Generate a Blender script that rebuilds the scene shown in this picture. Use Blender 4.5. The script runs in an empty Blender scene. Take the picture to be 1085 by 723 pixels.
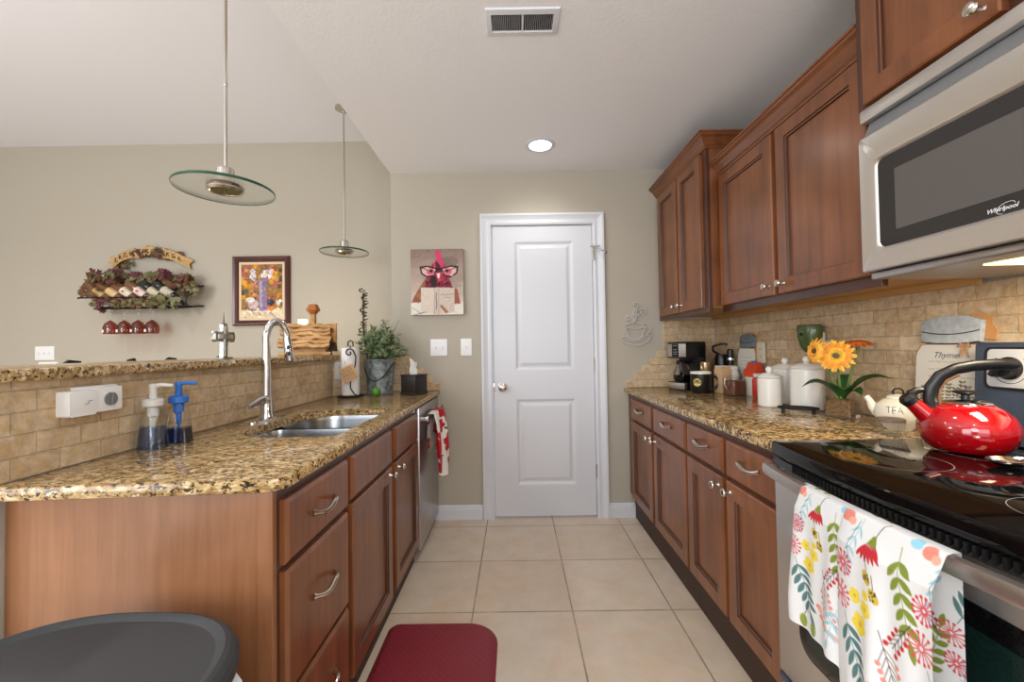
import bpy, bmesh, math, random
import numpy as np
from mathutils import Vector, Matrix

random.seed(7)
C = bpy.context.scene.collection
S = bpy.context.scene
PI = math.pi

# ------------------------------------------------------------------ camera
W, H = 1085.0, 723.0
f_px, cx_px, cy_px = 439.571, 544.82, 359.225
yaw, pitch, roll, cam_h = -0.00203, 0.02098, -0.01494, 1.1916
fw = Vector((math.sin(yaw) * math.cos(pitch), math.cos(yaw) * math.cos(pitch), math.sin(pitch)))
rt = Vector((math.cos(yaw), -math.sin(yaw), 0))
up = rt.cross(fw)
r2 = rt * math.cos(roll) + up * math.sin(roll)
u2 = up * math.cos(roll) - rt * math.sin(roll)
cam = bpy.data.cameras.new('camera')
cam.sensor_width = 36.0
cam.sensor_fit = 'HORIZONTAL'
cam.lens = f_px / W * 36.0
cam.shift_x = -(cx_px - W / 2) / W
cam.shift_y = (cy_px - H / 2) / W
cam.clip_start = 0.02
co = bpy.data.objects.new('camera', cam)
co.matrix_world = Matrix(((r2.x, u2.x, -fw.x, 0), (r2.y, u2.y, -fw.y, 0), (r2.z, u2.z, -fw.z, cam_h), (0, 0, 0, 1)))
C.objects.link(co)
S.camera = co

# ------------------------------------------------------------------ world, lights, exposure
S.view_settings.view_transform = 'Standard'
S.view_settings.look = 'None'
S.view_settings.exposure = -0.12
S.view_settings.gamma = 1.0
S.view_settings.use_curve_mapping = False
world = bpy.data.worlds.new('World')
S.world = world
world.use_nodes = True
world.node_tree.nodes['Background'].inputs[0].default_value = (0.86, 0.92, 1.0, 1)
world.node_tree.nodes['Background'].inputs[1].default_value = 0.9


def area(name, loc, rot, sx, sy, power, col=(1, 1, 1), spread=PI):
    l = bpy.data.lights.new(name, 'AREA')
    l.shape = 'RECTANGLE'
    l.size, l.size_y = sx, sy
    l.energy = power
    l.color = col
    l.spread = spread
    o = bpy.data.objects.new(name, l)
    o.location = loc
    o.rotation_euler = rot
    C.objects.link(o)
    return o


def spot(name, loc, power, col, angle=2.6, blend=0.7, radius=0.07):
    l = bpy.data.lights.new(name, 'SPOT')
    l.energy = power
    l.color = col
    l.spot_size = angle
    l.spot_blend = blend
    l.shadow_soft_size = radius
    o = bpy.data.objects.new(name, l)
    o.location = loc
    C.objects.link(o)
    return o


DAY = (0.90, 0.95, 1.0)
WARM = (1.0, 0.97, 0.92)
# fill lights added behind the camera, set in unseen windows, facing +Y
area('window_daylight', (0.35, -2.55, 1.5), (PI / 2, 0, 0), 1.7, 1.35, 26, DAY)
area('patio_daylight', (-3.0, -2.55, 1.35), (PI / 2, 0, 0), 2.6, 2.2, 120, DAY)
# first spot is the recessed downlight; the other beams are unseen, added fill
CANS = [(0.173, 2.533, 13), (0.173, 0.95, 14), (0.173, -0.75, 12)]
LIVING_CANS = [(-2.4, 1.55, 34), (-3.9, 1.35, 34), (-2.6, -0.8, 26)]
for x, y, p in CANS:
    spot('downlight_beam', (x, y, 2.418), p, WARM)
for x, y, p in LIVING_CANS:
    spot('downlight_beam', (x, y, 2.97), p * 1.5, WARM)
for nm_, loc_, e_, r_ in (('kitchen_lamp', (0.12, -0.7, 1.42), 38, 0.3), ('living_lamp', (-2.9, 0.5, 1.85), 52, 0.25)):  # unseen point lights added to brighten ceilings and walls
    lamp = bpy.data.lights.new(nm_, 'POINT')
    lamp.energy = e_
    lamp.color = (0.95, 0.975, 1.0)
    lamp.shadow_soft_size = r_
    lamp_o = bpy.data.objects.new(nm_, lamp)
    lamp_o.location = loc_
    C.objects.link(lamp_o)
area('hood_lamp', (1.17, 0.83, 1.366), (0, 0, 0), 0.12, 0.30, 5.5, (1, 0.82, 0.6))


# ------------------------------------------------------------------ materials
def lin(c):
    return tuple(((v / 255.0) / 12.92 if v / 255.0 <= 0.04045 else ((v / 255.0 + 0.055) / 1.055) ** 2.4) for v in c)


def newmat(name):
    m = bpy.data.materials.new(name)
    m.use_nodes = True
    nt = m.node_tree
    return m, nt, nt.nodes['Principled BSDF']


def N(nt, t, **kw):
    n = nt.nodes.new(t)
    for k, v in kw.items():
        setattr(n, k, v)
    return n


def plain(name, rgb, rough=0.5, metal=0.0, spec=0.5, coat=0.0, bump=0.0, bscale=80.0, var=0.0, vscale=6.0, emit=0.0, trans=0.0):
    """procedural: a colour that drifts slightly with noise, and an optional fine bump"""
    m, nt, p = newmat(name)
    p.inputs['Roughness'].default_value = rough
    p.inputs['Metallic'].default_value = metal
    p.inputs['Specular IOR Level'].default_value = spec
    p.inputs['Coat Weight'].default_value = coat
    p.inputs['Coat Roughness'].default_value = 0.08
    p.inputs['Transmission Weight'].default_value = trans
    tc = N(nt, 'ShaderNodeTexCoord')
    no = N(nt, 'ShaderNodeTexNoise')
    no.inputs['Scale'].default_value = vscale
    no.inputs['Detail'].default_value = 4
    nt.links.new(tc.outputs['Object'], no.inputs['Vector'])
    cr = N(nt, 'ShaderNodeValToRGB')
    c = lin(rgb)
    a = tuple(max(0, v * (1 - var)) for v in c)
    b = tuple(min(1, v * (1 + var)) for v in c)
    cr.color_ramp.elements[0].position = 0.3
    cr.color_ramp.elements[1].position = 0.7
    cr.color_ramp.elements[0].color = (*a, 1)
    cr.color_ramp.elements[1].color = (*b, 1)
    nt.links.new(no.outputs['Fac'], cr.inputs['Fac'])
    nt.links.new(cr.outputs['Color'], p.inputs['Base Color'])
    if emit:
        p.inputs['Emission Color'].default_value = (*c, 1)
        p.inputs['Emission Strength'].default_value = emit
    if bump:
        n2 = N(nt, 'ShaderNodeTexNoise')
        n2.inputs['Scale'].default_value = bscale
        n2.inputs['Detail'].default_value = 3
        nt.links.new(tc.outputs['Object'], n2.inputs['Vector'])
        bp = N(nt, 'ShaderNodeBump')
        bp.inputs['Strength'].default_value = bump
        bp.inputs['Distance'].default_value = 0.004
        nt.links.new(n2.outputs['Fac'], bp.inputs['Height'])
        nt.links.new(bp.outputs['Normal'], p.inputs['Normal'])
    return m


def wood(name, dark, light, rough=0.32, axis='Z', scale=1.0, coat=0.25):
    m, nt, p = newmat(name)
    p.inputs['Roughness'].default_value = rough
    p.inputs['Coat Weight'].default_value = coat
    p.inputs['Coat Roughness'].default_value = 0.2
    tc = N(nt, 'ShaderNodeTexCoord')
    mp = N(nt, 'ShaderNodeMapping')
    s = {'Z': (26, 26, 1.6), 'Y': (26, 1.6, 26), 'X': (1.6, 26, 26)}[axis]
    mp.inputs['Scale'].default_value = tuple(v * scale for v in s)
    nt.links.new(tc.outputs['Object'], mp.inputs['Vector'])
    n1 = N(nt, 'ShaderNodeTexNoise')
    n1.inputs['Scale'].default_value = 1.0
    n1.inputs['Detail'].default_value = 6
    n1.inputs['Roughness'].default_value = 0.6
    n1.inputs['Distortion'].default_value = 0.6
    nt.links.new(mp.outputs['Vector'], n1.inputs['Vector'])
    n2 = N(nt, 'ShaderNodeTexNoise')
    n2.inputs['Scale'].default_value = 4.5
    n2.inputs['Detail'].default_value = 3
    nt.links.new(tc.outputs['Object'], n2.inputs['Vector'])
    mx = N(nt, 'ShaderNodeMath', operation='MULTIPLY_ADD')
    mx.inputs[1].default_value = 0.45
    nt.links.new(n2.outputs['Fac'], mx.inputs[0])
    ml = N(nt, 'ShaderNodeMath', operation='MULTIPLY')
    ml.inputs[1].default_value = 0.55
    nt.links.new(n1.outputs['Fac'], ml.inputs[0])
    nt.links.new(ml.outputs[0], mx.inputs[2])
    cr = N(nt, 'ShaderNodeValToRGB')
    cr.color_ramp.elements[0].position = 0.3
    cr.color_ramp.elements[1].position = 0.72
    cr.color_ramp.elements[0].color = (*lin(dark), 1)
    cr.color_ramp.elements[1].color = (*lin(light), 1)
    nt.links.new(mx.outputs[0], cr.inputs['Fac'])
    nt.links.new(cr.outputs['Color'], p.inputs['Base Color'])
    bp = N(nt, 'ShaderNodeBump')
    bp.inputs['Strength'].default_value = 0.05
    bp.inputs['Distance'].default_value = 0.002
    nt.links.new(n1.outputs['Fac'], bp.inputs['Height'])
    nt.links.new(bp.outputs['Normal'], p.inputs['Normal'])
    return m


def granite(name, tilt=0.5, stretch=0.5, flecks=1.0, k=1.0):
    m, nt, p = newmat(name)
    p.inputs['Roughness'].default_value = 0.14
    p.inputs['Specular IOR Level'].default_value = 0.5
    tc = N(nt, 'ShaderNodeTexCoord')
    mp = N(nt, 'ShaderNodeMapping')
    mp.inputs['Rotation'].default_value = (0, 0, tilt)
    mp.inputs['Scale'].default_value = (stretch, 1, 1)
    nt.links.new(tc.outputs['Object'], mp.inputs['Vector'])

    def noise(sc, det, dist=0.0):
        n = N(nt, 'ShaderNodeTexNoise')
        n.inputs['Scale'].default_value = sc * k
        n.inputs['Detail'].default_value = det
        n.inputs['Roughness'].default_value = 0.65
        n.inputs['Distortion'].default_value = dist
        nt.links.new(mp.outputs['Vector'], n.inputs['Vector'])
        return n

    def ramp(src, stops):
        r = N(nt, 'ShaderNodeValToRGB')
        e = r.color_ramp.elements
        while len(e) < len(stops):
            e.new(0.5)
        for k, (pos, c) in enumerate(stops):
            e[k].position = pos
            e[k].color = (*c, 1)
        nt.links.new(src, r.inputs['Fac'])
        return r
    base = ramp(noise(52, 5, 0.4).outputs['Fac'], [(0.30, lin((96, 74, 48))), (0.45, lin((168, 134, 86))), (0.57, lin((204, 174, 122))), (0.70, lin((230, 216, 188)))])
    dark = ramp(noise(95, 4, 0.6).outputs['Fac'], [(0.545 - 0.02 * flecks, (0, 0, 0)), (0.60 - 0.02 * flecks, (1, 1, 1))])
    darkc = ramp(noise(30, 2).outputs['Fac'], [(0.4, lin((34, 27, 22))), (0.62, lin((86, 62, 38)))])
    mx = N(nt, 'ShaderNodeMix', data_type='RGBA')
    nt.links.new(dark.outputs['Color'], mx.inputs['Factor'])
    nt.links.new(base.outputs['Color'], mx.inputs['A'])
    nt.links.new(darkc.outputs['Color'], mx.inputs['B'])
    pale = ramp(noise(70, 4, 0.3).outputs['Fac'], [(0.60, (0, 0, 0)), (0.68, (1, 1, 1))])
    mx2 = N(nt, 'ShaderNodeMix', data_type='RGBA')
    nt.links.new(pale.outputs['Color'], mx2.inputs['Factor'])
    nt.links.new(mx.outputs['Result'], mx2.inputs['A'])
    mx2.inputs['B'].default_value = (*lin((226, 214, 190)), 1)
    nt.links.new(mx2.outputs['Result'], p.inputs['Base Color'])
    return m


def bricks(name, c1, c2, mortar, bw, rh, ms, offset=0.5, bump=0.5, shift=(0, 0, 0), rough=0.6, noise_col=0.5, spots=0.3, smooth=0.3, vein=(240, 226, 204), vein_amt=0.55):
    m, nt, p = newmat(name)
    p.inputs['Roughness'].default_value = rough
    tc = N(nt, 'ShaderNodeTexCoord')
    mp = N(nt, 'ShaderNodeMapping')
    mp.inputs['Location'].default_value = shift
    nt.links.new(tc.outputs['UV'], mp.inputs['Vector'])
    br = N(nt, 'ShaderNodeTexBrick')
    br.offset = offset
    br.inputs['Scale'].default_value = 1.0
    br.inputs['Brick Width'].default_value = bw
    br.inputs['Row Height'].default_value = rh
    br.inputs['Mortar Size'].default_value = ms
    br.inputs['Mortar Smooth'].default_value = smooth
    br.inputs['Bias'].default_value = 0.0
    br.inputs['Color1'].default_value = (*lin(c1), 1)
    br.inputs['Color2'].default_value = (*lin(c2), 1)
    br.inputs['Mortar'].default_value = (*lin(mortar), 1)
    nt.links.new(mp.outputs['Vector'], br.inputs['Vector'])
    no = N(nt, 'ShaderNodeTexNoise')
    no.inputs['Scale'].default_value = 34 if bw < 0.2 else 7
    no.inputs['Detail'].default_value = 6
    no.inputs['Roughness'].default_value = 0.65
    nt.links.new(tc.outputs['Object'], no.inputs['Vector'])
    cr = N(nt, 'ShaderNodeValToRGB')
    cr.color_ramp.elements[0].position = 0.25
    cr.color_ramp.elements[1].position = 0.75
    lo = 1 - noise_col * 0.5
    cr.color_ramp.elements[0].color = (lo, lo * 0.97, lo * 0.93, 1)
    cr.color_ramp.elements[1].color = (1.0, 1.0, 1.0, 1)
    nt.links.new(no.outputs['Fac'], cr.inputs['Fac'])
    nv = N(nt, 'ShaderNodeTexNoise')
    nv.inputs['Scale'].default_value = 16 if bw < 0.2 else 3.2
    nv.inputs['Detail'].default_value = 7
    nv.inputs['Roughness'].default_value = 0.7
    nv.inputs['Distortion'].default_value = 1.6
    nt.links.new(tc.outputs['Object'], nv.inputs['Vector'])
    rv = N(nt, 'ShaderNodeValToRGB')
    rv.color_ramp.elements[0].position = 0.42
    rv.color_ramp.elements[1].position = 0.66
    nt.links.new(nv.outputs['Fac'], rv.inputs['Fac'])
    fv = N(nt, 'ShaderNodeMath', operation='MULTIPLY')
    fv.inputs[1].default_value = vein_amt
    nt.links.new(rv.outputs['Color'], fv.inputs[0])
    mv = N(nt, 'ShaderNodeMix', data_type='RGBA')
    mv.inputs['B'].default_value = (*lin(vein), 1)
    nt.links.new(fv.outputs[0], mv.inputs['Factor'])
    nt.links.new(br.outputs['Color'], mv.inputs['A'])
    mx = N(nt, 'ShaderNodeMix', data_type='RGBA', blend_type='MULTIPLY')
    mx.inputs['Factor'].default_value = 1.0
    nt.links.new(mv.outputs['Result'], mx.inputs['A'])
    nt.links.new(cr.outputs['Color'], mx.inputs['B'])
    nt.links.new(mx.outputs['Result'], p.inputs['Base Color'])
    sub = N(nt, 'ShaderNodeMath', operation='MULTIPLY_ADD')
    sub.inputs[1].default_value = -1.0
    nt.links.new(br.outputs['Fac'], sub.inputs[0])
    ml = N(nt, 'ShaderNodeMath', operation='MULTIPLY')
    ml.inputs[1].default_value = spots
    nt.links.new(no.outputs['Fac'], ml.inputs[0])
    nt.links.new(ml.outputs[0], sub.inputs[2])
    bp = N(nt, 'ShaderNodeBump')
    bp.inputs['Strength'].default_value = bump
    bp.inputs['Distance'].default_value = 0.004
    nt.links.new(sub.outputs[0], bp.inputs['Height'])
    nt.links.new(bp.outputs['Normal'], p.inputs['Normal'])
    return m


def glass(name, tint, fac=0.12, rough=0.02):
    """clear sheet glass: mostly see-through with a mirror share"""
    m = bpy.data.materials.new(name)
    m.use_nodes = True
    nt = m.node_tree
    nt.nodes.remove(nt.nodes['Principled BSDF'])
    out = nt.nodes['Material Output']
    tr = N(nt, 'ShaderNodeBsdfTransparent')
    tr.inputs['Color'].default_value = (*tint, 1)
    gl = N(nt, 'ShaderNodeBsdfGlossy')
    gl.inputs['Roughness'].default_value = rough
    lw = N(nt, 'ShaderNodeLayerWeight')
    lw.inputs['Blend'].default_value = 0.25
    mp = N(nt, 'ShaderNodeMath', operation='MULTIPLY_ADD')
    mp.inputs[1].default_value = 0.45
    mp.inputs[2].default_value = fac * 0.4
    nt.links.new(lw.outputs['Fresnel'], mp.inputs[0])
    mx = N(nt, 'ShaderNodeMixShader')
    nt.links.new(mp.outputs[0], mx.inputs[0])
    nt.links.new(tr.outputs[0], mx.inputs[1])
    nt.links.new(gl.outputs[0], mx.inputs[2])
    nt.links.new(mx.outputs[0], out.inputs['Surface'])
    return m


def brushed(name, rgb, rough=0.3, axis='Y'):
    m, nt, p = newmat(name)
    p.inputs['Metallic'].default_value = 1.0
    p.inputs['Base Color'].default_value = (*lin(rgb), 1)
    tc = N(nt, 'ShaderNodeTexCoord')
    mp = N(nt, 'ShaderNodeMapping')
    mp.inputs['Scale'].default_value = {'Y': (900, 12, 900), 'Z': (900, 900, 12), 'X': (12, 900, 900)}[axis]
    nt.links.new(tc.outputs['Object'], mp.inputs['Vector'])
    no = N(nt, 'ShaderNodeTexNoise')
    no.inputs['Scale'].default_value = 1.0
    nt.links.new(mp.outputs['Vector'], no.inputs['Vector'])
    mr = N(nt, 'ShaderNodeMapRange')
    mr.inputs['To Min'].default_value = rough - 0.02
    mr.inputs['To Max'].default_value = rough + 0.02
    nt.links.new(no.outputs['Fac'], mr.inputs['Value'])
    nt.links.new(mr.outputs[0], p.inputs['Roughness'])
    return m


def painted(name, rough=0.8, bump=0.0, bscale=900):
    """surface whose printed design sits in the mesh as a colour attribute"""
    m, nt, p = newmat(name)
    p.inputs['Roughness'].default_value = rough
    a = N(nt, 'ShaderNodeAttribute', attribute_name='Col')
    nt.links.new(a.outputs['Color'], p.inputs['Base Color'])
    if bump:
        tc = N(nt, 'ShaderNodeTexCoord')
        n2 = N(nt, 'ShaderNodeTexNoise')
        n2.inputs['Scale'].default_value = bscale
        nt.links.new(tc.outputs['Object'], n2.inputs['Vector'])
        bp = N(nt, 'ShaderNodeBump')
        bp.inputs['Strength'].default_value = bump
        bp.inputs['Distance'].default_value = 0.002
        nt.links.new(n2.outputs['Fac'], bp.inputs['Height'])
        nt.links.new(bp.outputs['Normal'], p.inputs['Normal'])
    return m


M = dict(
    wall=plain('wall_paint', (181, 173, 158), 0.85, bump=0.08, bscale=160),
    ceiling=plain('ceiling_paint', (240, 241, 244), 0.9, bump=0.2, bscale=90),
    ceiling2=plain('living_ceiling_paint', (238, 238, 244), 0.9, bump=0.1, bscale=90),
    trim=plain('white_trim_paint', (216, 218, 224), 0.35),
    floor=bricks('travertine_floor_tile', (226, 213, 197), (218, 202, 183), (138, 120, 104), 0.4485, 0.4485, 0.0035, offset=0.0, bump=0.25,
                 shift=(0.2075, -2.792 + 0.4485 * 8, 0), rough=0.35, noise_col=0.32, spots=0.12, smooth=0.1, vein=(222, 196, 168), vein_amt=0.7),
    tile=bricks('tumbled_travertine', (232, 204, 162), (202, 167, 122), (208, 184, 148), 0.104, 0.052, 0.002, bump=1.0, shift=(0.03, -0.9 + 0.052 * 20, 0), noise_col=0.8, spots=0.9, smooth=0.5),
    wood=wood('cherry_wood', (92, 50, 27), (150, 92, 54)),
    wood_y=wood('cherry_wood_rail', (92, 50, 27), (146, 89, 52), axis='Y'),
    wood_dark=wood('cherry_frame_wood', (54, 27, 15), (88, 48, 27)),  # frame wood darkened to carry the shade between the doors
    wood_panel=wood('cherry_end_panel', (124, 80, 50), (164, 114, 80), rough=0.3, scale=1.5),
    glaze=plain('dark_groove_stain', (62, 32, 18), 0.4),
    wood_raw=wood('raw_pine_underside', (176, 128, 70), (204, 158, 96), axis='Y', coat=0.0, rough=0.6),
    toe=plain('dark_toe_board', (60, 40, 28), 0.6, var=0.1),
    granite=granite('golden_granite', 0.55, 0.6, 1.0, 1.1),
    granite_r=granite('golden_granite_two', -0.5, 1.0, 1.6, 0.72),
    steel=brushed('brushed_steel', (222, 219, 216), 0.34, 'Y'),
    steel_d=brushed('dishwasher_steel', (186, 181, 181), 0.34, 'Z'),
    steel_sink=brushed('sink_steel', (170, 174, 178), 0.24, 'X'),
    chrome=plain('chrome', (215, 215, 218), 0.07, 1.0),
    nickel=plain('satin_nickel', (205, 198, 190), 0.22, 1.0),
    iron=plain('black_iron', (24, 22, 22), 0.5, 0.4),
    black=plain('black_plastic', (18, 18, 19), 0.35),
    black_gloss=plain('black_glass', (8, 8, 9), 0.04, spec=0.35),
    dark_enamel=plain('slate_enamel', (58, 68, 84), 0.25),
    panel_grey=plain('silver_panel', (196, 198, 200), 0.4),
    mw_glass=plain('microwave_glass', (46, 44, 44), 0.07),
    mw_mesh=plain('microwave_window', (92, 88, 86), 0.12),
    oven_glass=plain('oven_window', (14, 34, 30), 0.04),
    white_pl=plain('white_plastic', (236, 236, 236), 0.4),
    ivory=plain('ivory_plastic', (218, 208, 184), 0.45),
    grey_pl=plain('grey_plastic', (120, 122, 124), 0.4),
    lid=plain('charcoal_lid', (52, 54, 57), 0.6, bump=0.05, bscale=400),
    maroon=plain('maroon_foam', (120, 28, 44), 0.55),
    red_enamel=plain('red_enamel', (158, 4, 13), 0.12, coat=0.9),
    ceramic=plain('white_ceramic', (232, 228, 220), 0.25, coat=0.3),
    cream=plain('cream_glaze', (236, 230, 212), 0.2, coat=0.4),
    glass=glass('clear_glass', (0.985, 0.99, 0.99), 0.06),
    glass_disc=glass('frosted_disc_glass', (0.95, 0.97, 0.95), 0.3),
    glass_edge=plain('green_glass_edge', (8, 74, 50), 0.1, coat=0.4),
    glass_wine=glass('wine_red_glass', (0.60, 0.27, 0.22), 0.2),
    glass_bottle=plain('dark_bottle_glass', (22, 26, 20), 0.08, coat=0.4),
    glass_brown=plain('brown_bottle_base', (110, 72, 44), 0.1, coat=0.5),
    leaf=plain('grey_green_leaf', (104, 126, 86), 0.6, var=0.5, vscale=25),
    leaf_b=plain('bright_leaf', (146, 164, 112), 0.6, var=0.3, vscale=25),
    leaf_d=plain('gerbera_leaf', (42, 86, 38), 0.4, var=0.3, vscale=30),
    stem=plain('green_stem', (110, 130, 60), 0.5),
    twig=plain('brown_twig', (92, 74, 52), 0.7),
    burg=plain('burgundy_leaf', (92, 42, 48), 0.7, var=0.3, vscale=30),
    olive=plain('olive_leaf', (98, 92, 52), 0.7, var=0.3, vscale=30),
    brownl=plain('brown_leaf', (104, 70, 44), 0.7, var=0.3, vscale=30),
    sage=plain('sage_leaf', (124, 122, 88), 0.7, var=0.2, vscale=30),
    lid_paint=plain('galvanised_lid_paint', (176, 182, 184), 0.6, var=0.16, vscale=60),
    galv=plain('galvanised_metal', (132, 140, 142), 0.5, 0.45, var=0.6, vscale=34),
    avocado=plain('green_ball', (72, 136, 34), 0.3, var=0.2, vscale=40),
    paper=plain('white_paper', (238, 236, 232), 0.9, bump=0.2, bscale=200),
    kraft=plain('kraft_board', (206, 170, 128), 0.8, var=0.1),
    ink=plain('dark_ink', (52, 42, 36), 0.7),
    black_wood=plain('black_wood_box', (34, 27, 24), 0.45, bump=0.1),
    pewter=plain('pewter', (150, 148, 144), 0.3, 0.9, var=0.3, vscale=60),
    frame=wood('mahogany_frame', (58, 22, 18), (92, 42, 32), axis='Z'),
    mat_board=plain('cream_mat_board', (226, 204, 168), 0.8),
    log=wood('split_log_wood', (158, 104, 52), (232, 186, 122), axis='Y', scale=1.6, coat=0.05, rough=0.55),
    log_x=wood('split_log_roof', (150, 98, 50), (236, 192, 130), axis='X', scale=1.6, coat=0.05, rough=0.55),
    bark=plain('dark_bark', (70, 52, 38), 0.8, var=0.4, vscale=60, bump=0.5),
    amber=plain('amber_wood', (176, 104, 50), 0.35, var=0.2, vscale=40, coat=0.3),
    banner=plain('parchment_banner', (190, 152, 98), 0.7, var=0.25, vscale=40),
    lampglow=plain('lit_lamp_shade', (255, 222, 150), 0.5, emit=5.0),
    canlight=plain('lit_lens', (255, 250, 240), 0.5, emit=14.0),
    grille_dark=plain('vent_shadow_box', (26, 24, 24), 0.9),
    coffee=plain('ground_coffee', (112, 66, 42), 0.7, var=0.4, vscale=200),
    moss=plain('brown_moss', (130, 100, 66), 0.9, var=0.5, vscale=120, bump=1.0, bscale=200),
    orange_red=plain('orange_red_bag', (214, 70, 34), 0.45, var=0.1),
    red_jar=plain('red_jar', (190, 46, 30), 0.35, var=0.15, vscale=50),
    green_cer=plain('green_ceramic', (66, 84, 40), 0.35, var=0.2, vscale=40, coat=0.3),
    petal_o=plain('orange_petal', (228, 118, 36), 0.6, var=0.25, vscale=60),
    petal_y=plain('yellow_petal', (250, 190, 66), 0.6, var=0.15, vscale=60),
    petal_y2=plain('golden_petal', (240, 152, 48), 0.6, var=0.2, vscale=60),
    petal_r=plain('rust_petal', (196, 88, 34), 0.6, var=0.25, vscale=60),
    gold=plain('pale_gold', (206, 178, 140), 0.25, 0.8),
    blue_liq=plain('blue_soap', (38, 62, 128), 0.1, coat=0.4),
    blue_pale=glass('pale_blue_soap', (0.50, 0.64, 0.90), 0.15),
    navy_liq=plain('navy_soap', (18, 20, 46), 0.1, coat=0.4),
    blue_pl=plain('blue_pump_plastic', (44, 110, 196), 0.3),
    clear_white=plain('translucent_white_plastic', (214, 212, 206), 0.35),
    stripe=plain('maroon_box', (70, 24, 22), 0.5),
    silver=plain('silver_wire', (200, 197, 192), 0.35, 0.25),
    zinc=plain('grey_zinc_paint', (112, 122, 126), 0.6, var=0.2, vscale=60),
    sign_white=plain('sign_white', (216, 212, 200), 0.7, var=0.06),
    mdf=plain('sign_board_edge', (196, 140, 84), 0.8),
    bag=plain('white_liner_bag', (222, 226, 236), 0.4),
    print=painted('printed_design'),
    cloth=painted('printed_cotton', 0.9, 0.25, 900),
)

# ------------------------------------------------------------------ helpers


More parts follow.
